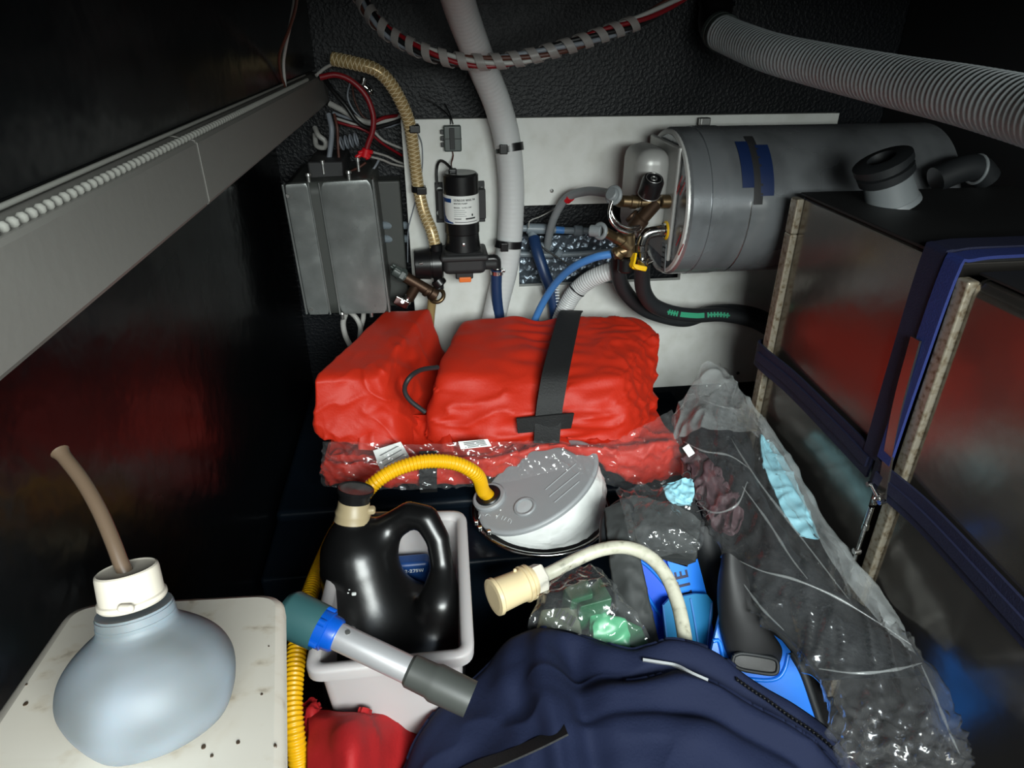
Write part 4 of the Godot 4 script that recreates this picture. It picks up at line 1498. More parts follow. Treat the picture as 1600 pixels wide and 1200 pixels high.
# ---------------------------------------------------------------- electrics in the far left corner
func left_wiring() -> void:
	var zf := -1.25
	var tl := on_z(444, 288, zf)
	var tr := on_z(580, 280, zf)
	var bl := on_z(482, 491, zf)
	var br := on_z(607, 488, zf)
	var t := thing("charger_box", "scuffed bare aluminium box with a vertical groove, left of the white board", "charger", Vector3((bl.x + br.x) / 2, bl.y, -1.35))
	var D := Vector3(0, 0, -.205)
	var b := MB.new()
	hexa(b, [bl, br, br + D, bl + D, tl, tr, tr + D, tl + D], 6, .03)
	part(t, "case", b, M.grey_dark)
	# folded front sheet: a narrow strip, a groove, a wide strip
	var g0 := .27
	var g1 := .40
	var O := Vector3(0, 0, .0035)
	for q in [[0.0, g0], [g1, 1.0]]:
		b = MB.new()
		var a: Vector3 = bl.lerp(br, q[0]) + O
		var c: Vector3 = bl.lerp(br, q[1]) + O
		var d: Vector3 = tl.lerp(tr, q[0]) + O
		var e: Vector3 = tl.lerp(tr, q[1]) + O
		hexa(b, [a, c, c - O * 1.6, a - O * 1.6, d, e, e - O * 1.6, d - O * 1.6], 6, .2)
		part(t, "front_sheet", b, M.alloy_box)
	for q in [.275, .395]:
		b = MB.new()
		rod(b, bl.lerp(br, q) + O, tl.lerp(tr, q) + O, .0016, 8)
		part(t, "groove_edge", b, M.alloy_box)
	for q in [[bl, tl, -.003], [br, tr, .002]]:
		b = MB.new()
		rbox(b, ((q[0] + q[1]) / 2) + Vector3(q[2], 0, -.008), Vector3(.004, (q[1] - q[0]).length(), .02), .0015, Basis(Quaternion(Vector3.UP, (q[1] - q[0]).normalized())))
		part(t, "side_flange", b, M.alloy_box)
	for q in [[450, 306], [486, 484]]:
		b = MB.new()
		lathe(b, on_z(q[0], q[1], zf + .004), Vector3(0, 0, 1), [[0, .004], [.003, .003], [.003, 0]], 12)
		part(t, "screw", b, M.zinc)
	for q in [[482, 278], [545, 274], [535, 493], [580, 489]]:
		b = MB.new()
		var c := on_z(q[0], q[1], zf - .01)
		lathe(b, c - Vector3(0, .008, 0), Vector3(0, 1, 0), [[0, .0035], [.010, .0035], [.012, .0055], [.016, .0045], [.017, 0]], 12)
		part(t, "stud", b, M.zinc)
	# terminal box above, darker cases behind
	b = MB.new()
	var u0 := on_z(484, 288, -1.30)
	var u1 := on_z(535, 252, -1.30)
	box2(b, Vector3(u0.x, u0.y - .012, -1.44), Vector3(u1.x, u1.y, -1.30), .004)
	t = thing("terminal_box", "small black terminal box on top of the aluminium case", "terminal box", Vector3(u0.x, u0.y, -1.37))
	part(t, "case", b, M.black_matte)
	for q in [[504, 256], [559, 252]]:
		b = MB.new()
		var c := on_z(q[0], q[1], -1.30)
		lathe(b, c - Vector3(0, .018, 0), Vector3(0, 1, 0), [[0, .0028], [.018, .0028], [.018, .0042], [.024, .004], [.025, 0]], 10)
		part(t, "stud", b, M.zinc)
	b = MB.new()
	var v0 := on_z(583, 480, -1.40)
	var v1 := on_z(622, 250, -1.40)
	box2(b, Vector3(v0.x - .03, v0.y, -1.455), Vector3(v1.x, v1.y - .04, -1.40), .004)
	solo("junction_box", "tall dark junction box between the aluminium case and the white board", "junction box", b, M.grey_dark)
	for q in [[605, 352, "grey pipe stub showing above another beside the dark junction box"], [606, 373, "lower grey pipe stub beside the dark junction box"]]:
		b = MB.new()
		rod(b, on_z(q[0] - 22, q[1], -1.385), on_z(q[0] + 30, q[1], -1.43), .0085, 14)
		solo("pipe_end", q[2], "pipe", b, M.grey_pipe)
	# wires
	var wires := [
		["red_cable", "thick red battery cable curving down to the red terminal", "wire_red", .0052, [[500, 121, -1.33], [525, 117, -1.33], [550, 127, -1.33], [572, 150, -1.33], [583, 180, -1.33], [582, 205, -1.33], [575, 225, -1.33], [572, 236, -1.33]]],
		["white_cable", "thick white cable passing behind the red battery cable", "wire_white", .0058, [[515, 162, -1.40], [540, 175, -1.39], [560, 187, -1.39], [585, 192, -1.40], [620, 184, -1.42], [640, 178, -1.45]]],
		["grey_cable", "grey cable standing upright above the aluminium case", "wire_grey", .0050, [[513, 178, -1.36], [518, 200, -1.35], [517, 225, -1.35], [512, 262, -1.35]]],
		["white_cable", "looped pale cable in the dark corner left of the upright grey one", "wire_white", .0050, [[492, 200, -1.40], [498, 212, -1.38], [508, 220, -1.38], [508, 230, -1.38], [495, 228, -1.39], [492, 210, -1.41]]],
		["black_cable", "black cable sagging diagonally under the grey trunking", "wire_black", .0042, [[505, 120, -1.40], [520, 142, -1.38], [540, 165, -1.37], [556, 188, -1.37], [575, 200, -1.38], [600, 196, -1.40], [628, 187, -1.42]]],
		["grey_wire", "grey wire running level below the thick white cable", "wire_grey", .0028, [[520, 176, -1.40], [545, 185, -1.395], [575, 193, -1.395], [605, 198, -1.41], [632, 188, -1.44]]],
		["white_wire", "white wire running level over the thin red wires", "wire_white", .0026, [[522, 184, -1.39], [550, 193, -1.385], [580, 203, -1.39], [600, 220, -1.40], [630, 233, -1.43]]],
		["red_wire", "thin red wire dipping below the level white wire", "wire_red", .0026, [[524, 190, -1.385], [545, 196, -1.38], [562, 200, -1.38], [580, 210, -1.385], [600, 226, -1.40], [628, 243, -1.43]]],
		["red_wire", "short bright red wire rising to the board's top corner", "wire_red", .0034, [[586, 190, -1.37], [600, 184, -1.38], [612, 182, -1.40], [624, 180, -1.43]]],
		["brown_wire", "brown wire standing right of the upright grey cable", "wire_brown", .0026, [[522, 178, -1.36], [527, 200, -1.35], [528, 225, -1.35], [530, 255, -1.34]]],
		["black_wire", "black wire drooping from the terminal towards the board", "wire_black", .0032, [[575, 215, -1.36], [590, 228, -1.37], [610, 238, -1.39], [630, 250, -1.42]]],
		["white_wire", "pair-like white wire lowest of those reaching the board", "wire_white", .0022, [[580, 245, -1.35], [598, 250, -1.37], [612, 256, -1.39], [634, 261, -1.42]]],
		["white_wire", "white wire slanting just above the lowest white one", "wire_white", .0022, [[584, 238, -1.35], [604, 244, -1.38], [620, 252, -1.40], [634, 257, -1.43]]],
		["grey_wire", "thin grey wire hanging in a narrow loop under the dark lining", "wire_grey", .0018, [[548, 126, -1.42], [543, 150, -1.41], [552, 172, -1.41], [566, 186, -1.41]]],
		["grey_wire", "thin grey wire hanging right of the narrow wire loop", "wire_brown", .0018, [[550, 126, -1.43], [553, 152, -1.42], [564, 178, -1.42], [575, 188, -1.42]]],
		["white_wire", "pale wire arching over the far end of the grey trunking", "wire_white", .0030, [[494, 118, -1.33], [510, 105, -1.35], [530, 98, -1.38], [560, 100, -1.42]]],
		["white_wire", "long pale wire hanging from above onto the grey trunking", "wire_white", .0022, [[462, -40, -.85], [460, 0, -.95], [455, 30, -1.0], [447, 70, -1.05], [443, 100, -1.08], [446, 138, -1.10]]],
		["brown_wire", "reddish brown wire beside the pale wire hanging onto the trunking", "wire_brown", .0020, [[466, -40, -.85], [462, 10, -.95], [452, 45, -1.0], [437, 85, -1.04], [438, 112, -1.07], [446, 138, -1.10]]],
		["brown_wire", "brown wire curling from the red terminal to the case", "wire_brown", .0024, [[572, 254, -1.35], [560, 262, -1.35], [548, 268, -1.34], [540, 276, -1.34]]],
		["grey_wire", "bent grey wire between the red terminal and the aluminium case", "wire_grey", .0024, [[592, 250, -1.37], [585, 262, -1.36], [575, 272, -1.36], [560, 278, -1.36]]],
		["white_cable", "curved white cable hanging lowest under the aluminium case", "wire_white", .0058, [[540, 490, -1.30], [536, 505, -1.30], [540, 525, -1.30], [550, 545, -1.31]]],
		["white_cable", "white cable bending right below the aluminium case", "wire_white", .0052, [[545, 486, -1.30], [556, 496, -1.29], [563, 511, -1.29], [562, 530, -1.30]]],
		["white_cable", "straight white cable end below the case's right stud", "wire_white", .0052, [[569, 482, -1.31], [567, 500, -1.31], [563, 515, -1.31]]],
	]
	for q in wires:
		b = MB.new()
		tube(b, zs(q[4]), q[3], 10, .006)
		solo(q[0], q[1], "cable" if q[3] > .004 else "wire", b, M[q[2]])
	# red crimped terminal with tails
	t = thing("red_terminal", "bright red insulated terminal at the end of the red cable", "terminal", on_z(570, 246, -1.33))
	b = MB.new()
	rod(b, on_z(573, 232, -1.33), on_z(570, 246, -1.33), .0085, 12)
	part(t, "boot", b, M.red_plastic)
	for q in [[556, 247], [560, 240], [578, 246], [582, 238], [575, 249]]:
		b = MB.new()
		rod(b, on_z(570, 236, -1.33), on_z(q[0], q[1], -1.325), .0042, 8)
		part(t, "tail", b, M.red_plastic)
	# bundle ties and a chrome fitting under the lining
	for k in 4:
		b = MB.new()
		torus(b, on_z(534 + k * 7.5, 224 - k * 2, -1.36), Vector3(1, .2, .1), .011, .0022, 20, 6)
		solo("cable_tie", ["leftmost pale ring of the ribbed cable wrap", "second pale ring of the ribbed cable wrap", "third pale ring of the ribbed cable wrap", "rightmost pale ring of the ribbed wrap, nearest the red terminal"][k], "cable tie", b, M.wire_grey)
	t = thing("chrome_fitting", "small chrome fitting glinting under the amber hose's top bend", "fitting", on_z(574, 140, -1.38))
	b = MB.new()
	rod(b, on_z(570, 121, -1.37), on_z(566, 133, -1.37), .006, 12)
	rod(b, on_z(566, 131, -1.37), on_z(578, 142, -1.37), .0045, 12)
	part(t, "body", b, M.chrome)
	b = MB.new()
	torus(b, on_z(579, 142, -1.37), Vector3(.8, .4, .3), .006, .0018, 16, 6)
	part(t, "ring", b, M.chrome)

# ---------------------------------------------------------------- hoses and wires overhead
func overhead() -> void:
	var t := thing("corrugated_duct", "wide pale corrugated duct sweeping across the top right", "duct", deep(1350, 150, .9))
	var b := MB.new()
	var run := ds([[1128, 52, 1.24], [1150, 62, 1.20], [1205, 83, 1.10], [1290, 104, .98], [1400, 128, .84], [1500, 148, .73], [1600, 172, .64], [1690, 196, .57]])
	run.append_array([deep(1800, 225, .52), Vector3(.60, .905, -.23), Vector3(.74, .90, -.15), Vector3(.97, .89, -.13)])
	tube(b, run, .0295, 36, .006, .0011, .0098)
	part(t, "hose", b, M.duct)
	b = MB.new()
	var c0 := deep(1122, 47, 1.26)
	var c1 := deep(1134, 55, 1.235)
	lathe(b, c0, c1 - c0, [[-.002, .030], [0, .033], [.010, .033], [.012, .031], [.016, .031], [.018, .0335], [.026, .0335], [.028, .030]], 30)
	part(t, "clamp", b, M.fuse_grey)
	b = MB.new()
	tube(b, ds([[1122, -60, 1.30], [1120, -20, 1.29], [1119, 10, 1.28], [1117, 34, 1.275], [1122, 47, 1.26], [1130, 54, 1.24]]), .0310, 22, .004)
	lathe(b, deep(1120, 6, 1.283), Vector3(0, 1, 0), [[-.004, .031], [-.003, .0345], [.003, .0345], [.004, .031]], 26)
	solo("black_elbow", "black pipe elbow that the corrugated duct plugs into", "pipe elbow", b, M.black_plastic)
	# spiral-wrapped loom
	t = thing("wire_loom", "drooping bundle of red, white and black wires in spiral wrap overhead", "wire loom", deep(740, 98, .93))
	var lp := path(ds([[530, -60, .95], [560, -8, .95], [585, 30, .94], [615, 57, .94], [672, 84, .93], [738, 97, .93], [808, 92, .93], [880, 74, .93], [955, 49, .94], [1005, 30, .95], [1062, -4, .96], [1100, -30, .97]]), .004)
	var fr := frames(lp)
	var cols := ["wire_white", "wire_red", "wire_black", "wire_grey", "wire_brown"]
	for k in 5:
		b = MB.new()
		var pts := []
		for i in range(0, lp.size(), 3):
			var a := TAU * (k / 5.0 + i * .004 / .30)
			pts.append(lp[i] + (fr[i][1] * cos(a) + fr[i][2] * sin(a)) * .0055)
		tube(b, pts, .0034, 8, .008)
		part(t, "wire", b, M[cols[k]])
	b = MB.new()
	var rows := []
	var n := 12
	var hp := []
	var upto := int(lp.size() * .80)
	for i in upto * n:
		var f := float(i) / n
		var q := mini(int(f), lp.size() - 2)
		var p: Vector3 = lp[q].lerp(lp[q + 1], f - q)
		var a := TAU * f * .004 / .025
		var o: Vector3 = fr[q][1] * cos(a) + fr[q][2] * sin(a)
		var T: Vector3 = fr[q][0]
		rows.append(PackedVector3Array([p + o * .0105 - T * .0065, p + o * .0112 - T * .006, p + o * .0112 + T * .006, p + o * .0105 + T * .0065, p + o * .0098 + T * .006, p + o * .0098 - T * .006]))
	b.grid(rows, false, true)
	b.face_normals_agree()
	b.outward(0, 0)
	part(t, "spiral_wrap", b, M.wrap)

# ---------------------------------------------------------------- life jackets
func folds(amp: float, freq: float):
	return func(p: Vector3, _u): return amp * (wr.get_noise_3dv(p * freq) + .5 * creases(p, freq * .6) - .25)

func jackets() -> void:
	var t := thing("life_jacket", "upper red life jacket lying folded with a black strap over its block", "life jacket", Vector3(.1, .33, -1.1), "red life jackets")
	# right-hand foam block: cross-sections from left to right, each ridge to bottom to back
	var spec := [
		[[722, 505, -1.27], [682, 588, -1.10], [667, 640, -1.05], [672, 688, -1.02]],
		[[735, 489, -1.29], [692, 580, -1.06], [680, 640, -1.02], [688, 694, -1.0]],
		[[800, 485, -1.29], [770, 581, -1.05], [765, 640, -1.0], [765, 700, -.985]],
		[[872, 484, -1.29], [862, 583, -1.05], [858, 640, -1.0], [855, 701, -.985]],
		[[940, 486, -1.29], [930, 584, -1.05], [930, 640, -1.0], [930, 699, -.99]],
		[[986, 488, -1.29], [972, 583, -1.06], [976, 640, -1.01], [984, 696, -1.0]],
		[[1010, 497, -1.27], [1000, 590, -1.10], [1002, 640, -1.06], [1003, 693, -1.03]],
		[[1029, 513, -1.24], [1022, 580, -1.16], [1018, 630, -1.12], [1011, 690, -1.08]],
	]
	var secs := []
	for s in spec:
		var r := zs(s)
		var yb: float = r[3].y
		r.append(Vector3(r[3].x + .01, yb, r[3].z - .12))
		r.append(Vector3(r[0].x, yb + .01, r[0].z))
		secs.append(r)
	var b := MB.new()
	var strap_x: float = on_z(868, 560, -1.06).x
	loft(b, secs, 130, 3, func(p: Vector3, _u):
		var pinch: float = exp(-pow((p.x - strap_x) / .035, 2))
		var near: float = exp(-pow((p.x - strap_x) / .065, 2))
		var end: float = clampf((p.x - .27) / .06, 0, 1) + clampf((-.02 - p.x) / .05, 0, 1)
		var side: float = 1.0 + .6 * clampf((.44 - p.y) / .05, 0, 1)
		return -.010 * pinch + near * .0026 * sin(p.z * 200 + p.y * 230 + 6 * wr.get_noise_3dv(p * 6)) + side * (.0055 * wr.get_noise_3dv(Vector3(p.x * 9, p.y * 16, p.z * 9)) + (1.0 if p.y < .43 else .35) * .0050 * creases(Vector3(p.x * 5 + p.y * 12, p.y * 16 - p.x * 4, p.z * 5), 1.0, 1.2)) + end * .005 * creases(Vector3(p.x * 10, p.y * 20, p.z * 20), 1.0), .13, 150)
	part(t, "right_block", b, M.red_nylon)
	# left-hand block runs away from the eye
	b = MB.new()
	var k := [on_z(486, 684, -.985), on_z(640, 706, -.99), on_z(712, 590, -1.28), on_z(560, 560, -1.28), on_z(486, 592, -1.0), on_z(596, 582, -1.03), on_z(670, 482, -1.30), on_z(602, 484, -1.30)]
	hexa(b, k, 60, .16, func(p: Vector3, q: Vector3):
		var front: float = clampf(q.z, 0, 1)
		return .006 * (1 - q.x * q.x) * (1 - q.y * q.y) + .004 * wr.get_noise_3dv(p * 9) + (.3 + front) * .0045 * creases(Vector3(p.x * 11 - p.y * 9, p.y * 10, p.z * 9), 1.0, 1.2) + clampf(q.x, 0, 1) * .009 * creases(Vector3(p.x * 8, p.y * 14 + p.x * 10, p.z * 8), 1.0, 1.2) + front * clampf(-q.y, 0, 1) * .006 * creases(Vector3(p.x * 22, p.y * 12, p.z * 8), 1.0))
	part(t, "left_block", b, M.red_nylon)
	# cloth between the blocks, and the skirt along the bottom
	b = MB.new()
	var mid := [
		zs([[570, 640, -1.02], [620, 640, -1.05], [660, 660, -1.06], [700, 650, -1.05]]),
		zs([[560, 680, -.985], [615, 672, -1.0], [655, 690, -1.02], [705, 685, -.99]]),
		zs([[560, 702, -.975], [620, 706, -.975], [660, 712, -.985], [710, 706, -.975]])]
	patch(b, mid, 30, 40, func(p, _u): return .006 * creases(Vector3(p.x * 14, p.y * 9, p.z * 9), 1.0), .006)
	part(t, "centre_cloth", b, M.red_nylon)
	# black strap over the right block with its stitched cross piece
	b = MB.new()
	ribbon(b, zs([[894, 486, -1.292], [890, 492, -1.26], [882, 524, -1.155], [870, 574, -1.036], [863, 610, -.998], [857, 650, -.978], [854, 692, -.968]]), Vector3(1, 0, 0), .046, .003, .008)
	part(t, "strap", b, M.webbing)
	b = MB.new()
	ribbon(b, zs([[808, 665, -.978], [830, 663, -.976], [870, 659, -.974], [894, 657, -.982]]), Vector3(0, 1, 0), .030, .004, .008)
	part(t, "strap_end", b, M.webbing)
	b = MB.new()
	tube(b, zs([[664, 644, -1.0], [640, 625, -1.0], [632, 608, -1.0], [640, 590, -1.0], [658, 578, -1.03], [684, 574, -1.06]]), .0042, 10)
	part(t, "cord_loop", b, M.black_rubber)
	# ---- lower jacket, in a clear bag
	t = thing("life_jacket", "lower red life jacket in a clear bag, squashed under the other one", "life jacket", Vector3(.1, .253, -1.1), "red life jackets")
	var low := [[502, 688, 752, -.975], [520, 690, 768, -.955], [600, 692, 768, -.948], [700, 694, 766, -.948], [770, 690, 752, -.95], [806, 684, 733, -.952], [846, 684, 706, -.955], [900, 684, 712, -.955], [945, 670, 738, -.95], [985, 660, 762, -.945], [1030, 640, 768, -.95], [1066, 650, 762, -.965]]
	secs = []
	for q in low:
		var a := on_z(q[0], q[1], q[3])
		var c := on_z(q[0], q[2], q[3])
		c.y = maxf(c.y, .2545)
		secs.append([Vector3(a.x, minf(a.y, .330), q[3] - .035), Vector3(a.x, lerpf(c.y, a.y, .6), q[3] + .003), Vector3(c.x, c.y + .004, q[3]), Vector3(c.x, c.y + .001, q[3] - .10), Vector3(c.x, maxf(c.y, .30), -1.26), Vector3(a.x, .330, -1.26)])
	b = MB.new()
	loft(b, secs, 130, 3, func(p, _u): return .004 * wr.get_noise_3dv(p * 12) + .009 * creases(Vector3(p.x * 16 + p.y * 8, p.y * 24, p.z * 10), 1.0, 1.2) - .003, .16, 150)
	part(t, "block", b, M.red_nylon)
	b = MB.new()
	ribbon(b, zs([[669, 705, -.938], [669, 730, -.937], [669, 750, -.938], [670, 769, -.945]]), Vector3(1, 0, 0), .030, .003, .006)
	part(t, "strap", b, M.webbing)
	for q in [[[583, 704], [598, 744], [645, 722], [626, 690]], [[716, 690], [720, 702], [768, 697], [762, 686]]]:
		b = MB.new()
		var z := -.9405
		plate(b, [on_z(q[0][0], q[0][1], z - .004), on_z(q[1][0], q[1][1], z), on_z(q[2][0], q[2][1], z), on_z(q[3][0], q[3][1], z - .004)], Vector3(0, .0002, .001))
		var lb := part(t, "label", b, M.label_white)
		for r in 4:
			b = MB.new()
			var l0 := on_z(lerpf(q[0][0], q[1][0], .2 + r * .2) + 8, lerpf(q[0][1], q[1][1], .2 + r * .2), z + .0016)
			var l1 := on_z(lerpf(q[3][0], q[2][0], .2 + r * .2) - 6, lerpf(q[3][1], q[2][1], .2 + r * .2), z + .0016)
			rod(b, l0, l1, .0007, 4)
			part(lb, "print_line", b, M.grey_hose)
	# the clear bag round it
	b = MB.new()
	var fl := [
		zs([[506, 690, -.968], [560, 690, -.94], [640, 694, -.93], [720, 690, -.93], [800, 690, -.928], [880, 692, -.928], [950, 690, -.925], [1010, 660, -.93], [1050, 640, -.96]]),
		zs([[504, 715, -.955], [560, 722, -.93], [640, 722, -.925], [720, 718, -.925], [800, 708, -.915], [880, 700, -.915], [950, 720, -.92], [1010, 710, -.93], [1064, 690, -.95]]),
		zs([[502, 748, -.955], [560, 750, -.928], [640, 748, -.925], [720, 742, -.922], [800, 726, -.90], [880, 716, -.90], [950, 742, -.915], [1010, 745, -.925], [1070, 735, -.94]]),
		zs([[506, 757, -.953], [560, 763, -.928], [640, 763, -.924], [720, 760, -.922], [800, 752, -.885], [880, 736, -.885], [950, 757, -.91], [1010, 768, -.92], [1070, 766, -.93]])]
	patch(b, fl, 46, 170, func(p, _u): return .006 * creases(Vector3(p.x * 26 + p.y * 18, p.y * 22, p.z * 14), 1.0, 1.4) + .002 * wr.get_noise_3dv(p * 60))
	solo("clear_bag", "clear wrinkled plastic over the lower red life jacket's front", "plastic bag", b, M.film, "clear plastic bags")

# ---------------------------------------------------------------- foot pump
func foot_pump() -> void:
	var c := Vector3(.166, .237, -.928)
	var r := .122
	var t := thing("foot_pump", "grey bellows foot pump with a yellow hose, tilted open on the navy step", "foot pump", c)
	var b := MB.new()
	var Y := Vector3.UP
	lathe(b, c, Y, [[0, r - .004], [.002, r], [.004, r], [.007, r - .003], [.009, r - .012]], 64)
	part(t, "base", b, M.black_plastic)
	b = MB.new()
	torus(b, c + Y * .005, Y, r - .001, .0045, 72, 10)
	part(t, "chrome_rim", b, M.chrome)
	# the upper plate hinges at its left front and rises towards the back right
	var hinge_dir := Vector3(-.90, 0, .43).normalized()
	var across := Vector3.UP.cross(hinge_dir).normalized()
	var ang := deg_to_rad(20.5)
	var long := (-hinge_dir * cos(ang) + Y * sin(ang)).normalized()
	var nrm := across.cross(long).normalized()
	if nrm.y < 0: nrm = -nrm
	var hinge := c + hinge_dir * (r - .006) + Y * .014
	var pc := hinge + long * .118
	var ra := .120
	var rb := .082
	b = MB.new()
	lathe(b, pc, nrm, [[-.004, .97], [-.002, 1.0], [.004, 1.0], [.0065, .975], [.0075, .94], [.0065, .90], [.0065, 0]].map(func(q): return [q[0], q[1] * ra]), 72, false, Vector2(1, rb / ra), long)
	part(t, "top_plate", b, M.pump_grey)
	# pleated white bellows between them
	b = MB.new()
	var rows := []
	var n := 30
	for i in n + 1:
		var f := float(i) / n
		var ring := PackedVector3Array()
		for k in 96:
			var a := TAU * k / 96
			var lowp := c + Y * .008 + (Vector3(cos(a), 0, sin(a))) * (r - .012)
			var d := Vector3(cos(a), 0, sin(a))
			var hp := pc - nrm * .003 + long * (ra - .010) * d.dot(-hinge_dir) + across * (rb - .008) * d.dot(across)
			var gap := lowp.distance_to(hp)
			var p := lowp.lerp(hp, f)
			var bulge := sin(PI * f) * minf(.012, gap * .14)
			var pl := .0035 * creases(Vector3(a * 2.2, f * 1.6, 3), 1.3, 1.2) * minf(1, gap * 12)
			ring.append(p + d * (bulge + pl))
		rows.append(ring)
	b.grid(rows, false, true)
	b.face_normals_agree()
	b.outward(0, 0)
	part(t, "bellows", b, M.bellows)
	# sockets and ribs on the plate
	var on_plate := func(u: float, v: float) -> Vector3: return pc + long * u + across * v + nrm * .0065
	var hit := func(x: float, y: float) -> Vector3:
		var rr := ray(x, y)
		var o := pc + nrm * .0065
		return EYE + rr * ((o - EYE).dot(nrm) / rr.dot(nrm))
	var h1: Vector3 = hit.call(765, 778)
	b = MB.new()
	lathe(b, h1, nrm, [[-.004, .030], [.004, .030], [.0065, .0275], [.0065, .021], [.002, .020]], 36)
	part(t, "socket_rim", b, M.pump_grey)
	b = MB.new()
	lathe(b, h1 + nrm * .001, nrm, [[0, .0225], [.007, .0225], [.009, .0205], [.009, .0125], [.004, .0125], [.004, 0]], 32)
	part(t, "socket", b, M.black_plastic)
	var h2: Vector3 = hit.call(820, 792)
	b = MB.new()
	lathe(b, h2, nrm, [[-.003, .0195], [.0015, .0195], [.003, .0180], [.0028, .0155], [-.001, .0150], [-.001, 0]], 32)
	part(t, "valve_recess", b, M.pump_grey)
	b = MB.new()
	lathe(b, h2 - nrm * .001, nrm, [[0, .0148], [.0012, .0145], [.0018, .010], [.0018, 0]], 28)
	part(t, "valve_disc", b, M.pale_hose)
	for q in [[852, 765, 900, 724], [858, 776, 905, 738], [866, 785, 905, 752]]:
		b = MB.new()
		rod(b, hit.call(q[0], q[1]), hit.call(q[2], q[3]), .0012, 6)
		part(t, "rib", b, M.pump_grey)
	b = MB.new()
	for q in [[776, 806], [782, 797]]:
		b = MB.new()
		lathe(b, hit.call(q[0], q[1]), nrm, [[0, .0016], [.001, .0012], [.0012, 0]], 10)
		part(t, "rivet", b, M.label_white)
	# faint raised script along the rim
	var strokes := [[[750, 804], [748, 810], [752, 803], [756, 806]], [[758, 806], [762, 803], [766, 806]], [[775, 810], [781, 802], [778, 806]], [[783, 812], [786, 806]], [[787, 813], [791, 808]], [[793, 815], [796, 810], [799, 814], [797, 818]]]
	for s in strokes:
		b = MB.new()
		var pts := []
		for q in s: pts.append(hit.call(q[0], q[1]))
		tube(b, pts, .0008, 5, .002)
		part(t, "raised_script", b, M.pale_hose)
	b = MB.new()
	for q in [[750, 826], [764, 832], [744, 817]]:
		rbox(b, on_y(q[0], q[1], .256), Vector3(.008, .010, .006), .002)
	part(t, "hinge", b, M.chrome)
	# yellow hose: out of the socket, over, behind the jug's cap and down along the bin
	t = thing("yellow_hose", "yellow corrugated hose looping from the foot pump down past the bin", "hose", Vector3(-.2, .2, -.7))
	b = MB.new()
	var jn := h1 + nrm * .004
	var yp := [jn, jn + nrm * .02 + Vector3(-.004, 0, .004), on_z(745, 742, -.88), on_z(712, 724, -.87), on_z(664, 721, -.865), on_z(620, 733, -.86), on_z(585, 755, -.85), on_z(560, 785, -.85), on_x(528, 825, -.180), on_x(506, 872, -.186), on_x(487, 920, -.19), on_x(472, 970, -.192), on_x(462, 1030, -.192), on_x(457, 1100, -.190), on_x(462, 1160, -.184), on_x(474, 1230, -.178), on_x(490, 1300, -.17)]
	tube(b, yp, .0112, 18, .006, .0008, .0054)
	part(t, "hose", b, M.yellow_hose)
	b = MB.new()
	rod(b, jn, jn + (yp[1] - yp[0]) * 1.1, .0118, 18)
	part(t, "plain_end", b, M.yellow_hose)

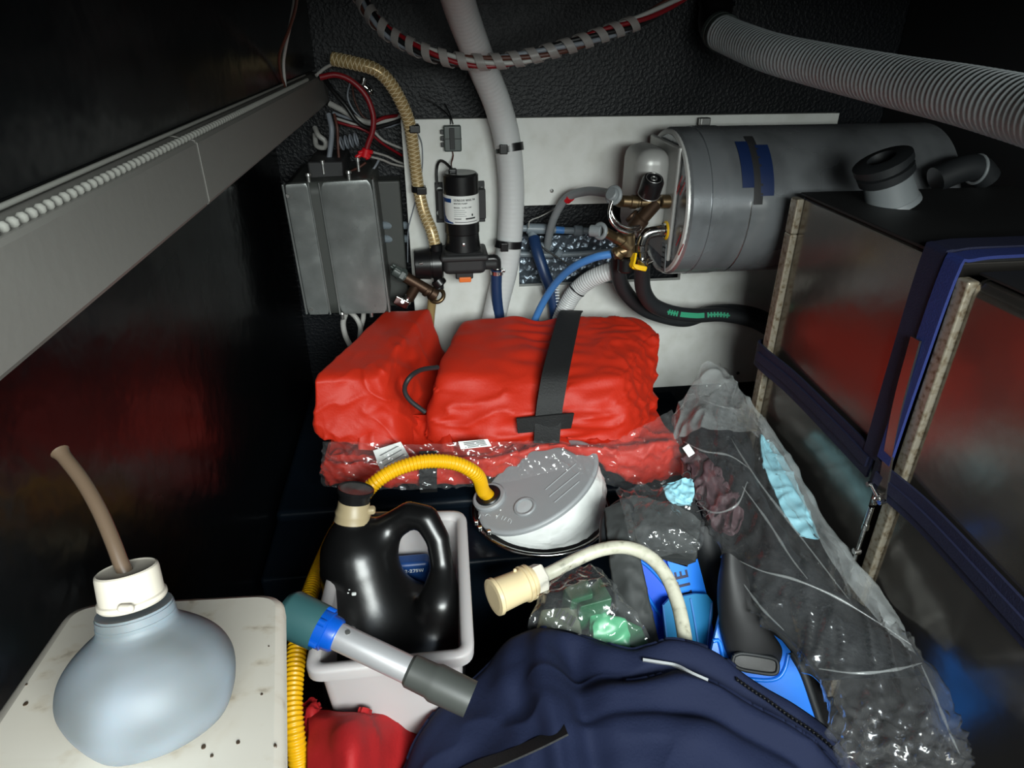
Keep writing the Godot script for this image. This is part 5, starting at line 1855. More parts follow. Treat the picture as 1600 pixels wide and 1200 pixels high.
# ---------------------------------------------------------------- grey bin with the black jug in it
func bin_and_jug() -> void:
	var h := .372
	var rim := [on_y(474, 1052, h), on_y(740, 1024, h), on_y(727, 797, h), on_y(535, 800, h)]
	var t := thing("bin", "pale grey plastic bin holding the black jug", "bin", Vector3(-.08, 0, -.65))
	var b := MB.new()
	var ctr: Vector3 = (rim[0] + rim[1] + rim[2] + rim[3]) / 4
	var ringf := func(grow: float, y: float, shrink := 1.0) -> PackedVector3Array:
		var out := PackedVector3Array()
		var q := []
		for i in 4:
			var d: Vector3 = rim[i] - ctr
			var dd := Vector3(signf(d.x), 0, signf(d.z)) * grow
			q.append(ctr + d * shrink + dd)
		for i in 4:
			var a: Vector3 = q[(i + 3) % 4]
			var c: Vector3 = q[i]
			var e: Vector3 = q[(i + 1) % 4]
			var rad := .022 + grow
			var p0 := c + (a - c).normalized() * rad
			var p1 := c + (e - c).normalized() * rad
			for k in 9:
				var f := k / 8.0
				var p := p0.lerp(c, f).lerp(c.lerp(p1, f), f)
				out.append(Vector3(p.x, y, p.z))
			for k in range(1, 8):
				var p2 := c + (e - c).normalized() * rad
				var p3 := e + (c - e).normalized() * rad
				var p := p2.lerp(p3, k / 8.0)
				out.append(Vector3(p.x, y, p.z))
		return out
	var prof := [[-.012, .004, .80], [-.010, 0, .80], [-.010, h - .016, .985], [.001, h - .016, 1.0], [.0015, h - .004, 1.0], [-.0005, h, 1.0], [-.006, h + .001, 1.0], [-.011, h - .001, .99], [-.0125, h - .006, .985], [-.0145, .01, .80], [-.05, .008, .80]]
	var rows := []
	for q in prof: rows.append(ringf.call(q[0], q[1], q[2]))
	b.grid(rows.slice(1, 4), false, true)
	b.grid(rows.slice(3, 9), false, true)
	b.grid(rows.slice(8, 11), false, true)
	b.fan(rows[1]); b.fan(rows[10])
	b.face_normals_agree()
	# make every face look away from the wall's own middle: outer skin out, inner skin in
	part(t, "body", b, M.bin_grey)
	# a dark container lying behind the jug inside the bin
	b = MB.new()
	var k0 := on_z(640, 862, -.755)
	box2(b, Vector3(k0.x - .045, .02, -.752), Vector3(k0.x + .028, k0.y, -.728), .006)
	t = thing("dark_bottle", "dark labelled container half hidden behind the jug's handle in the bin", "container", Vector3(k0.x + .03, .02, -.75))
	part(t, "body", b, M.label_blue)
	lettering(t, "lettering", "2-27SW", .008, M.print_white, Vector3(k0.x + .006, k0.y - .012, -.7275), Basis())
	# jug
	t = thing("black_jug", "glossy black plastic jug with a moulded handle standing in the bin", "jug", Vector3(-.085, .02, -.66))
	var H := [on_z(590, 846, -.71), on_z(612, 822, -.715), on_z(640, 805, -.715), on_z(666, 810, -.705), on_z(684, 842, -.688), on_z(691, 885, -.668), on_z(688, 945, -.635)]
	var HR := [.019, .019, .0185, .0175, .0160, .0150, .0160]
	var neck0 := on_z(549, 838, -.71)
	var neck1 := on_z(552, 800, -.722)
	var bc := Vector3(-.083, .163, -.640)
	var f := func(p: Vector3) -> float:
		var q := (p - bc).abs() - Vector3(.083, .145, .093) + Vector3.ONE * .055
		var d: float = q.max(Vector3.ZERO).length() + minf(maxf(q.x, maxf(q.y, q.z)), 0) - .055
		d = smin(d, cone_d(p, Vector3(-.098, .23, -.630), neck0 + Vector3(.006, -.030, .012), .072, .050), .05)
		d = smin(d, cone_d(p, neck0 + Vector3(.004, -.03, .008), neck0, .045, .026), .02)
		d = smin(d, cone_d(p, neck0, neck1, .0225, .0215), .006)
		var hd := 9.0
		for i in H.size() - 1:
			hd = minf(hd, cone_d(p, H[i], H[i + 1], HR[i], HR[i + 1]))
		d = smin(d, cone_d(p, H[0], neck0 + Vector3(.015, -.03, .01), .018, .030), .025)
		d = smin(d, hd, .018)
		return smin(d, cone_d(p, H[6], Vector3(-.03, .24, -.60), .02, .04), .04)
	b = MB.new()
	nets(b, Vector3(-.175, .012, -.775), Vector3(.012, .46, -.53), .0055, f)
	part(t, "body", b, M.jug_black)
	# cloudy tape round the neck and the black cap
	b = MB.new()
	var nd := (neck1 - neck0).normalized()
	lathe(b, neck1 - nd * .006, nd, [[-.008, .022], [-.006, .0245], [.002, .0232], [.006, .024], [.012, .0215], [.020, .0208], [.022, .018]], 30, false, Vector2(1, 1))
	rbox(b, neck1 + Vector3(.024, .004, .004), Vector3(.012, .010, .012), .004)
	part(t, "neck_tape", b, M.tape_cloudy)
	b = MB.new()
	var cp := neck1 + nd * .014
	var tilt := (nd + Vector3(.05, 0, .12)).normalized()
	lathe(b, cp, tilt, [[0, .018], [.002, .0205], [.010, .0210], [.014, .0240], [.019, .0245], [.020, .0232], [.0185, .020], [.018, 0]], 34)
	part(t, "cap", b, M.black_plastic)
	b = MB.new()
	for q in [[548, 921], [553, 928], [546, 926]]:
		var best := on_z(q[0], q[1], -.60)
		for i in 120:
			var p := EYE + ray(q[0], q[1]) * (.70 + i * .003)
			if f.call(p) < .0005:
				best = p
				break
		rbox(b, best, Vector3(.006, .004, .004), .0015)
	part(t, "paint_chip", b, M.label_white)

# ---------------------------------------------------------------- close to the eye: white block, bottle, tool, plug
func near_things() -> void:
	var n := (right * .079 + up * .988 - ahead * .136).normalized()
	var o := deep(446, 925, .50)
	var hit := func(x: float, y: float, lift := 0.0) -> Vector3:
		var r := ray(x, y)
		return EYE + r * ((o + n * lift - EYE).dot(n) / r.dot(n))
	var t := thing("white_box", "cream white plastic box with rounded corners and specks in the near left corner", "box", Vector3(-.15, 0, -.35))
	var b := MB.new()
	var top := [hit.call(-150, 1300), hit.call(452, 1300), hit.call(448, 920), hit.call(110, 938)]
	var ringf := func(inset: float, drop: float) -> PackedVector3Array:
		var out := PackedVector3Array()
		var c0: Vector3 = (top[0] + top[1] + top[2] + top[3]) / 4
		for i in 4:
			var a: Vector3 = top[(i + 3) % 4]
			var c: Vector3 = top[i]
			var e: Vector3 = top[(i + 1) % 4]
			for k in 13:
				var f := k / 12.0
				var rad := .022
				var p0 := c + (a - c).normalized() * rad
				var p1 := c + (e - c).normalized() * rad
				var p := p0.lerp(c, f).lerp(c.lerp(p1, f), f)
				p += (c0 - p).normalized() * inset
				p.x = maxf(p.x, -.297)
				out.append(p - (n * drop if drop < .05 else Vector3(0, 0, 0)))
		return out
	var rows := [ringf.call(.012, .0), ringf.call(.006, .0015), ringf.call(.002, .005), ringf.call(0, .012)]
	var lowr := PackedVector3Array()
	var mid := Vector3.ZERO
	for p in rows[3]: mid += p / rows[3].size()
	for p in rows[3]:
		var q: Vector3 = mid + (p - mid) * .88
		q -= n * (q.y - .001) / n.y
		q.x = maxf(q.x, -.297)
		lowr.append(q)
	rows.append(lowr)
	b.grid(rows.slice(0, 4), false, true)
	b.grid(rows.slice(3, 5), false, true)
	b.fan(rows[0]); b.fan(rows[4], true)
	b.face_normals_agree()
	b.outward(0, 0)
	part(t, "body", b, M.block_white)
	for q in [[409, 1085, 2.2], [318, 1167, 3.5], [331, 1181, 2.5], [372, 1160, 3], [40, 1100, 3.5], [41, 1070, 2], [165, 975, 1.5], [430, 1165, 2.5], [420, 1010, 1.5]]:
		b = MB.new()
		var c: Vector3 = hit.call(q[0], q[1])
		lathe(b, c, n, [[-.0004, q[2] * .00038], [.0003, q[2] * .0003], [.0003, 0]], 9, false, Vector2(1, 1.7))
		part(t, "speck", b, M.old_tube)
	# squat milky bottle with a tube in its cap, standing on the box
	var base: Vector3 = hit.call(250, 1140)
	var S := .645
	var nb := n
	n = (n - right * .20).normalized()
	t = thing("dispenser_bottle", "squat milky bottle with a white cap, standing on the cream box", "bottle", base)
	b = MB.new()
	var key := [[.001, .028], [.003, .042], [.012, .052], [.026, .0600], [.042, .0635], [.058, .0600], [.070, .052], [.080, .041], [.087, .032], [.092, .0285], [.102, .0275]]
	var kp := []
	for q in key: kp.append(Vector3(q[0], q[1], 0))
	var prof := []
	for i in 61:
		var q := catmull(kp, i / 60.0)
		prof.append([q.x * S, q.y * S])
	lathe(b, base, n, prof, 96)
	var wv := b.v
	for k in wv.size():
		var d := wv[k] - base
		b.v[k] += (right * .0025 * sin(d.dot(up) * 70 + 1) + (d - n * d.dot(n)).normalized() * .0022 * wr.get_noise_3dv(d * 24)) * clampf(1 - d.dot(n) / (.090 * S), 0, 1)
	part(t, "body", b, M.bottle_milk)
	b = MB.new()
	lathe(b, base + n * .090 * S, n, [[0, .0275], [.003, .0300], [.006, .0300], [.008, .0280], [.010, .0285], [.014, .0285]].map(func(q): return [q[0] * S, q[1] * S * .94]), 48)
	part(t, "neck_ring", b, M.bottle_milk)
	b = MB.new()
	lathe(b, base + n * .108 * S, n, [[0, .0255], [.002, .0270], [.005, .0268], [.006, .0252], [.024, .0246], [.0265, .0240], [.0275, .0225], [.0262, .0205], [.0255, .008], [.0255, 0]].map(func(q): return [q[0] * S, q[1] * S * .91]), 56)
	rbox(b, base + n * .112 * S - ahead * .0255 * S + right * .010 * S, Vector3(.012, .006, .006) * S, .002, Basis(right, n, right.cross(n)))
	part(t, "cap", b, M.cap_white)
	var c0 := base + n * .1335 * S
	var dd := (c0 - EYE).dot(ahead)
	b = MB.new()
	tube(b, [c0 - n * .003, deep(189, 880, dd + .001), deep(177, 848, dd + .003), deep(155, 797, dd + .008), deep(128, 750, dd + .014), deep(94, 706, dd + .02)], .0036, 14, .003, 0, .005, func(f, _a): return 1.0 + .30 * smoothstep(.93, 1.0, f))
	part(t, "tube", b, M.old_tube)
	n = nb
	# boat-hook style pole lying over the bin
	t = thing("telescopic_pole", "aluminium pole with a teal end and blue nut lying across the bin's rim", "pole", deep(560, 1010, .78))
	var a0 := on_y(452, 958, .455)
	var a1 := on_y(730, 1090, .398)
	var dir := (a1 - a0).normalized()
	var A := func(x: float) -> Vector3:         # the point of the pole above picture column x
		var f := (x - 452.0) / 278.0
		return a0.lerp(a1, f)
	b = MB.new()
	lathe(b, A.call(448), dir, [[-.004, .019], [0, .0225], [.004, .0245], [.040, .0238], [A.call(448).distance_to(A.call(494)), .0225], [A.call(448).distance_to(A.call(497)), .020]], 34)
	part(t, "teal_grip", b, M.teal_grip)
	b = MB.new()
	lathe(b, A.call(492), dir, [[0, .018], [.002, .0205], [A.call(492).distance_to(A.call(514)), .0205], [A.call(492).distance_to(A.call(515)), .0185], [A.call(492).distance_to(A.call(527)), .0178], [A.call(492).distance_to(A.call(530)), .0160]], 10)
	for k in 5:
		var an := TAU * k / 5
		var s := dir.cross(Vector3.UP).normalized()
		var u := s.cross(dir)
		var off := (s * cos(an) + u * sin(an)) * .0192
		rod(b, A.call(495) + off, A.call(512) + off, .0042, 8)
	part(t, "blue_nut", b, M.blue_nut)
	b = MB.new()
	rod(b, A.call(522), A.call(650), .0142, 32, .05)
	part(t, "tube", b, M.alu_tube)
	b = MB.new()
	var s1 := dir.cross(Vector3.UP).normalized()
	for q in [.35, 1.35]:
		var nn := (s1.rotated(dir, q * 1.2))
		if nn.y < 0: nn = -nn
		lathe(b, A.call(543) + nn * .0136, nn, [[0, .0032], [.0012, .0028], [.0015, 0]], 10)
	part(t, "push_button", b, M.zinc)
	b = MB.new()
	lathe(b, A.call(640), dir, [[0, .0145], [.003, .0168], [A.call(640).distance_to(A.call(675)), .0172], [A.call(640).distance_to(A.call(682)), .0192], [A.call(640).distance_to(A.call(735)), .0182]], 26)
	part(t, "grey_end", b, M.grey_dark)
	# shore-power plug with its white cable
	t = thing("power_plug", "cream shore-power plug with a white collar nut lying above the green packet", "plug", deep(800, 925, .94))
	var p0 := deep(770, 934, .925)
	var p1 := deep(832, 907, .955)
	var pd := (p1 - p0).normalized()
	var L := p0.distance_to(p1)
	b = MB.new()
	lathe(b, p0, pd, [[0, .0195], [.001, .0262], [.006, .0268], [.008, .0245], [L * .6, .0232], [L * .75, .0238], [L * .76, .0262], [L * .80, .0262], [L * .81, .0240], [L * .86, .0240], [L * .87, .0258], [L * .92, .0258], [L * .93, .0225], [L, .0215]], 40)
	rbox(b, p0 + pd * L * .55 + up * .024, Vector3(.005, .008, .005), .002)
	part(t, "body", b, M.cream)
	b = MB.new()
	var q1 := p0 + pd * (L * .98)
	nut(b, q1, q1 + pd * .019, .0215)
	part(t, "collar_nut", b, M.cream_white)
	b = MB.new()
	var cb := q1 + pd * .012
	tube(b, [cb, cb + pd * .02, deep(895, 877, .975), deep(935, 860, .975), deep(975, 855, .97), deep(1012, 868, .96), deep(1040, 898, .945), deep(1058, 940, .92), deep(1068, 985, .89), deep(1073, 1030, .86), deep(1076, 1075, .83)], .0098, 16, .006)
	solo("power_cable", "white mains cable arching from the cream plug over the blue fin", "cable", b, M.cable_white)
	# red cloth under the bin's front
	t = thing("red_cloth", "plain red cloth bunched in front of the bin at the bottom", "cloth", Vector3(-.1, .1, -.45))
	b = MB.new()
	var rc := [
		[deep(478, 1102, .80), deep(505, 1112, .79), deep(560, 1113, .785), deep(620, 1116, .84), deep(690, 1122, .88)],
		[deep(482, 1135, .765), deep(510, 1128, .76), deep(560, 1124, .755), deep(620, 1126, .83), deep(690, 1130, .88)],
		[deep(480, 1190, .735), deep(515, 1185, .72), deep(560, 1180, .71), deep(620, 1180, .80), deep(690, 1185, .86)],
		[deep(475, 1320, .72), deep(515, 1320, .70), deep(560, 1320, .69), deep(620, 1320, .77), deep(690, 1320, .82)]]
	patch(b, rc, 40, 50, func(p, _u): return .004 * wr.get_noise_3dv(p * 14) + .003 * creases(p, 9.0), .006)
	part(t, "cloth", b, M.red_cloth)
	b = MB.new()
	patch(b, [
		[deep(472, 1104, .80), deep(485, 1092, .80), deep(494, 1094, .80)],
		[deep(474, 1125, .79), deep(486, 1118, .775), deep(497, 1116, .79)],
		[deep(476, 1150, .79), deep(486, 1148, .775), deep(495, 1140, .785)]], 20, 20, func(p, _u): return .005 * creases(p, 40.0), .003)
	part(t, "gathered_corner", b, M.red_cloth)

# ---------------------------------------------------------------- bags and fins on the right
func bags_and_fins() -> void:
	# left fin, heel up, standing on the floor: blade frame, inner panel, heel hook, lettering
	var t := thing("swim_fin", "bright blue swim fin partly under the white cable, lettered on its side", "swim fin", Vector3(.25, 0, -.66), "blue swim fins")
	var z0 := -.735
	var slope := func(x: float, y: float, lift := 0.0) -> Vector3:   # a plane leaning back towards the step
		var nn := Vector3(-.05, .50, .86).normalized()
		var oo := on_z(1050, 900, -.760) + nn * lift
		var r := ray(x, y)
		return EYE + r * ((oo - EYE).dot(nn) / r.dot(nn))
	var nf := Vector3(-.05, .50, .86).normalized()
	var poly := []
	for q in [[992, 872], [1003, 864], [1030, 862], [1043, 868], [1046, 862], [1058, 861], [1066, 870], [1078, 876], [1086, 866], [1090, 880], [1102, 930], [1118, 1010], [1130, 1100], [1040, 1100], [1020, 1000], [1004, 930]]: poly.append(slope.call(q[0], q[1]))
	var b := MB.new()
	plate(b, poly, nf * .010)
	part(t, "blade", b, M.fin_deep)
	b = MB.new()
	poly = []
	for q in [[1042, 878], [1044, 866], [1058, 862], [1066, 872], [1080, 877], [1088, 870], [1096, 900], [1104, 932], [1085, 932], [1062, 936], [1054, 910]]: poly.append(slope.call(q[0], q[1], .012))
	plate(b, poly, nf * .008)
	part(t, "strap_mount", b, M.fin_blue)
	for q in [[[994, 872], [1012, 885], [1030, 903], [1050, 927]], [[1008, 925], [1020, 945], [1036, 968]]]:
		b = MB.new()
		var pts := []
		for s in q: pts.append(slope.call(s[0], s[1], .006))
		tube(b, pts, .0028, 8, .004)
		part(t, "rib", b, M.fin_blue)
	var e1: Vector3 = (slope.call(1064, 896, .0) - slope.call(1072, 932, .0)).normalized()
	lettering(t, "lettering", "ITE", .030, M.fin_ink, slope.call(1068, 912, .0163), Basis(e1, nf.cross(e1), nf))
	# teal translucent-looking blade in front
	t = thing("teal_fin_blade", "teal blue fin blade standing behind the white cable's end", "swim fin", Vector3(.28, 0, -.62))
	poly = []
	for q in [[1036, 945], [1044, 936], [1062, 932], [1085, 927], [1104, 928], [1113, 940], [1112, 965], [1103, 1030], [1098, 1100], [1046, 1100], [1040, 1010], [1036, 965]]: poly.append(slope.call(q[0], q[1], .035))
	b = MB.new()
	plate(b, poly, nf * .006)
	part(t, "blade", b, M.fin_teal)
	for q in [[[1036, 945], [1042, 1000], [1050, 1080]], [[1079, 935], [1087, 980], [1096, 1040]], [[1112, 942], [1106, 1000], [1100, 1060]]]:
		b = MB.new()
		var pts := []
		for s in q: pts.append(slope.call(s[0], s[1], .039))
		tube(b, pts, .0016, 8, .005)
		part(t, "rib", b, M.light_blue)
	b = MB.new()
	rbox(b, slope.call(1053, 1006, .042), Vector3(.006, .022, .006), .002)
	part(t, "clip", b, M.black_plastic)
	# black foot pocket behind
	b = MB.new()
	tube(b, [slope.call(1098, 820, -.05), slope.call(1106, 860, -.045), slope.call(1116, 910, -.04), slope.call(1124, 960, -.035), slope.call(1128, 1050, -.035)], .026, 20, .006, 0, .005, func(f, a): return 1.0 + .15 * sin(f * 9) * cos(a))
	solo("black_foot_pocket", "dark rubber foot pocket standing between the two blue fins", "foot pocket", b, M.black_rubber)
	# right fin: blade towards the eye, black foot pocket with an open toe
	t = thing("swim_fin", "bright blue swim fin with a black open-toed foot pocket below the big bag", "swim fin", Vector3(.36, 0, -.58), "blue swim fins")
	var n2 := Vector3(-.10, .62, .78).normalized()
	var s2 := func(x: float, y: float, lift := 0.0) -> Vector3:
		var oo := on_z(1180, 960, -.665) + n2 * lift
		var r := ray(x, y)
		return EYE + r * ((oo - EYE).dot(n2) / r.dot(n2))
	poly = []
	for q in [[1118, 985], [1126, 950], [1160, 960], [1220, 1000], [1236, 1020], [1252, 1048], [1268, 1095], [1283, 1145], [1294, 1175], [1200, 1150], [1106, 1100], [1100, 1060]]: poly.append(s2.call(q[0], q[1]))
	b = MB.new()
	plate(b, poly, n2 * .008)
	part(t, "blade", b, M.fin_blue)
	b = MB.new()
	var rr := []
	for q in [[1114, 1002], [1124, 1003], [1134, 1040], [1150, 1056], [1190, 1063], [1214, 1060], [1226, 1046], [1232, 1022]]: rr.append(s2.call(q[0], q[1], .006))
	tube(b, rr, .0030, 10, .004)
	part(t, "raised_line", b, M.fin_blue)
	b = MB.new()
	var ed := []
	for q in [[1236, 1018], [1254, 1050], [1270, 1095], [1286, 1146], [1300, 1210]]: ed.append(s2.call(q[0], q[1], .002))
	tube(b, ed, .0065, 10, .005)
	part(t, "black_edge", b, M.black_rubber)
	b = MB.new()
	for k in 24:
		var f := k / 23.0
		rbox(b, s2.call(lerpf(1196, 1282, f), lerpf(1098, 1146, f), .008), Vector3(.0030, .0030, .004), .0006)
	var pk := [
		[s2.call(1126, 866, .04), s2.call(1140, 862, .06), s2.call(1165, 885, .05), s2.call(1160, 890, 0.0), s2.call(1130, 880, 0.0)],
		[s2.call(1120, 910, .035), s2.call(1142, 900, .065), s2.call(1182, 930, .045), s2.call(1178, 935, .004), s2.call(1122, 925, .004)],
		[s2.call(1122, 960, .028), s2.call(1150, 955, .060), s2.call(1204, 980, .040), s2.call(1202, 985, .004), s2.call(1124, 970, .004)],
		[s2.call(1134, 1010, .020), s2.call(1165, 1004, .046), s2.call(1222, 1012, .032), s2.call(1222, 1016, .004), s2.call(1134, 1018, .004)],
		[s2.call(1146, 1040, .014), s2.call(1175, 1036, .030), s2.call(1218, 1036, .020), s2.call(1216, 1046, .004), s2.call(1148, 1046, .004)]]
	b = MB.new()
	loft(b, pk, 40, 3)
	part(t, "foot_pocket", b, M.black_matte)
	b = MB.new()
	var lip := []
	for q in [[1147, 1024], [1160, 1021], [1190, 1025], [1212, 1031], [1215, 1046], [1208, 1053], [1180, 1050], [1156, 1045], [1145, 1036], [1147, 1024]]: lip.append(s2.call(q[0], q[1], .034))
	tube(b, lip, .0030, 8, .003)
	part(t, "toe_rim", b, M.black_rubber)
	b = MB.new()
	poly = []
	for i in lip.size() - 1: poly.append(lip[i] - n2 * .001)
	plate(b, poly, n2 * .001)
	part(t, "toe_opening", b, M.wire_black)
	# dark straps in a clear packet beside the foot pump
	t = thing("strap_bundle", "dark grey mask straps packed beside the foot pump", "straps", on_y(1015, 860, .24))
	b = MB.new()
	var q0 := [
		[deep(948, 800, 1.05), deep(985, 778, 1.07), deep(1050, 790, 1.06), deep(1095, 815, 1.04)],
		[deep(950, 830, 1.02), deep(985, 815, 1.03), deep(1050, 825, 1.02), deep(1092, 845, 1.01)],
		[deep(955, 870, 1.0), deep(985, 860, 1.0), deep(1050, 865, .995), deep(1085, 880, .99)]]
	patch(b, q0, 24, 40, func(p, _u): return .006 * creases(p, 16.0) + .004 * wr.get_noise_3dv(p * 14), .02)
	part(t, "straps", b, M.grey_fabric)
	b = MB.new()
	patch(b, [
		[deep(944, 795, 1.04), deep(968, 785, 1.04), deep(985, 790, 1.03)],
		[deep(950, 850, .995), deep(972, 850, .985), deep(995, 850, .985)],
		[deep(958, 920, .965), deep(985, 920, .95), deep(1010, 920, .955)],
		[deep(970, 980, .94), deep(1000, 985, .925), deep(1025, 985, .93)],
		[deep(985, 1040, .93), deep(1015, 1045, .915), deep(1040, 1045, .92)]], 50, 16, func(p, _u): return .004 * creases(p, 20.0), .006)
	part(t, "hanging_strap", b, M.grey_fabric)
	b = MB.new()
	var ol := ds([[942, 850, 1.0], [944, 815, 1.03], [955, 797, 1.045], [975, 784, 1.05], [985, 795, 1.04], [982, 830, 1.01]])
	tube(b, ol, .006, 10, .006)
	part(t, "rubber_edge", b, M.black_rubber)
	b = MB.new()
	patch(b, [
		[deep(962, 768, 1.06), deep(1005, 765, 1.06), deep(1050, 765, 1.04), deep(1082, 775, 1.03)],
		[deep(975, 800, 1.02), deep(1010, 790, 1.01), deep(1050, 800, 1.0), deep(1098, 815, 1.0)],
		[deep(985, 840, .985), deep(1010, 835, .975), deep(1050, 840, .97), deep(1095, 850, .975)],
		[deep(996, 868, .97), deep(1020, 872, .96), deep(1055, 866, .96), deep(1082, 866, .965)]], 60, 70, func(p, _u): return .010 * creases(Vector3(p.x * 20 + p.y * 9, p.y * 16, p.z * 12), 1.0, 1.3) + .003 * wr.get_noise_3dv(p * 70))
	solo("clear_bag", "small crumpled clear packet between the foot pump and the blue fins", "plastic bag", b, M.film, "clear plastic bags")
	b = MB.new()
	patch(b, [
		[deep(1035, 760, 1.05), deep(1062, 752, 1.05), deep(1080, 748, 1.05)],
		[deep(1040, 775, 1.03), deep(1065, 772, 1.03), deep(1085, 770, 1.03)],
		[deep(1050, 788, 1.02), deep(1068, 790, 1.02), deep(1078, 790, 1.02)]], 20, 20, func(p, _u): return .006 * creases(p, 40.0), .002)
	solo("pale_tissue", "scrap of pale blue tissue beside the red jacket's corner", "tissue", b, M.ice_blue)
	# green packet
	t = thing("green_packet", "packet of green boxes in clear plastic behind the navy bag", "packet", Vector3(.1, .1, -.68))
	b = MB.new()
	var gk := func(a: Array, dlow: float) -> Array:
		var top := []
		for q in a: top.append(deep(q[0], q[1], q[2]))
		var low := []
		for q in top: low.append(q + Vector3(0, -dlow, -.01))
		return low + top
	hexa(b, gk.call([[893, 938, .90], [928, 928, .89], [918, 902, .93], [880, 918, .94]], .05), 8, .2)
	part(t, "green_box", b, M.green_box)
	b = MB.new()
	hexa(b, gk.call([[906, 948, .885], [958, 935, .88], [938, 900, .93], [900, 935, .93]], .06), 8, .15)
	part(t, "green_box", b, M.green_box)
	b = MB.new()
	hexa(b, gk.call([[832, 1008, .892], [915, 1012, .885], [903, 945, .915], [845, 950, .93]], .06), 10, .2)
	part(t, "sage_packet", b, M.sage)
	b = MB.new()
	hexa(b, gk.call([[930, 1004, .884], [986, 1010, .880], [974, 960, .898], [926, 955, .900]], .05), 26, .4, func(p, _q): return .006 * creases(p, 26.0))
	part(t, "pale_green_wrap", b, M.green_pale)
	b = MB.new()
	hexa(b, gk.call([[982, 1008, .882], [1020, 1020, .876], [1003, 978, .895], [968, 962, .905]], .06), 10, .2)
	part(t, "green_box", b, M.green_box)
	for i in 5:
		b = MB.new()
		rbox(b, deep(872 + i * 6, 958 + i * 3.5, .898), Vector3(.0025, .014, .001), .0003, Basis(right, up, -ahead).rotated(ahead, .5))
		part(t, "print_mark", b, M.print_dark)
	b = MB.new()
	patch(b, [
		[deep(850, 915, .945), deep(880, 900, .945), deep(900, 886, .95), deep(940, 895, .94), deep(965, 925, .92)],
		[deep(838, 945, .90), deep(875, 925, .895), deep(910, 912, .90), deep(950, 925, .89), deep(990, 955, .88)],
		[deep(826, 980, .89), deep(870, 965, .88), deep(920, 955, .875), deep(965, 960, .872), deep(1008, 982, .875)],
		[deep(820, 1015, .888), deep(870, 1015, .876), deep(920, 1020, .872), deep(980, 1030, .870), deep(1034, 1036, .872)]], 56, 70, func(p, _u): return .008 * creases(Vector3(p.x * 16, p.y * 14, p.z * 16), 1.0, 1.3) + .002 * wr.get_noise_3dv(p * 60))
	solo("clear_bag", "clear plastic wrapped round the green packet", "plastic bag", b, M.film, "clear plastic bags")
	# ---- the long bag with a wetsuit in it
	var long := [
		# left px, right px, y px, depth, bulge
		[[1100, 572], [1120, 572], 1.33, .004],
		[[1086, 612], [1152, 605], 1.31, .025],
		[[1057, 645], [1188, 652], 1.27, .05],
		[[1056, 695], [1216, 695], 1.21, .06],
		[[1078, 765], [1256, 765], 1.12, .06],
		[[1112, 830], [1298, 840], 1.05, .06],
		[[1142, 895], [1345, 890], .99, .06],
		[[1175, 955], [1395, 950], .93, .055],
		[[1230, 1012], [1434, 1005], .87, .05],
		[[1272, 1060], [1458, 1058], .825, .045],
		[[1304, 1128], [1485, 1115], .78, .04],
		[[1318, 1190], [1506, 1180], .735, .035],
		[[1340, 1260], [1525, 1250], .70, .03]]
	var sec := func(q: Array, inset_l: float, inset_r: float, drop: float) -> Array:
		var L := deep(q[0][0] + inset_l, q[0][1], q[2])
		var R := deep(q[1][0] - inset_r, q[1][1], q[2])
		R.x = minf(R.x, .592 - drop)
		var m := (L + R) / 2
		var w := (R - L)
		var u := Vector3(0, .8, .6)
		var out := []
		for k in 9:
			var f := k / 8.0
			out.append(L + w * f + u * (q[3] - drop) * sin(PI * f))
		for k in range(7, 0, -1):
			var f := k / 8.0
			out.append(L + w * f - u * (.05 + drop * 3.0) * sin(PI * f))
		return out
	t = thing("wetsuit", "black neoprene wetsuit folded inside the long clear bag", "wetsuit", Vector3(.42, .1, -.8))
	var secs := []
	for i in range(2, 10):
		var inl: float = [0, 0, 14, 8, 60, 75, 12, 12, 14, 14, 8, 8][i]
		var inr: float = [0, 0, 28, 40, 72, 85, 66, 45, 24, 16, 30, 40][i]
		secs.append(sec.call(long[i], inl, inr, .013))
	b = MB.new()
	loft(b, secs, 90, 1, func(p, _u): return .006 * creases(Vector3(p.x * 14 + p.z * 5, p.y * 10, p.z * 7), 1.0) + .003 * wr.get_noise_3dv(p * 16) - .003)
	part(t, "body", b, M.neoprene)
	b = MB.new()
	patch(b, [
		[deep(1064, 716, 1.17), deep(1082, 704, 1.165), deep(1098, 722, 1.16)],
		[deep(1084, 748, 1.13), deep(1112, 735, 1.12), deep(1150, 770, 1.11)],
		[deep(1088, 778, 1.10), deep(1126, 790, 1.08), deep(1150, 785, 1.075)],
		[deep(1106, 806, 1.07), deep(1132, 818, 1.055), deep(1162, 802, 1.055)],
		[deep(1128, 834, 1.04), deep(1146, 838, 1.035), deep(1154, 826, 1.035)]], 50, 44, func(p, _u): return .016 * creases(Vector3(p.x * 24 + p.z * 8, p.y * 16, p.z * 12), 1.0, 1.2) + .006 * wr.get_noise_3dv(p * 40) - .008, .003)
	solo("pink_cloth", "dull pinkish cloth tucked in the long bag's left edge", "cloth", b, M.pinkish)
	b = MB.new()
	patch(b, [
		[deep(1186, 680, 1.19), deep(1196, 690, 1.185), deep(1206, 694, 1.19)],
		[deep(1192, 725, 1.14), deep(1214, 730, 1.13), deep(1236, 735, 1.13)],
		[deep(1208, 765, 1.10), deep(1232, 768, 1.09), deep(1252, 775, 1.09)],
		[deep(1226, 805, 1.06), deep(1250, 808, 1.05), deep(1268, 812, 1.05)],
		[deep(1250, 838, 1.03), deep(1266, 842, 1.025), deep(1280, 842, 1.03)]], 50, 30, func(p, _u): return .006 * creases(Vector3(p.x * 16, p.y * 20, p.z * 20), 1.0), .004)
	solo("pale_blue_cloth", "pale icy blue cloth showing through the long bag's right side", "cloth", b, M.ice_blue)
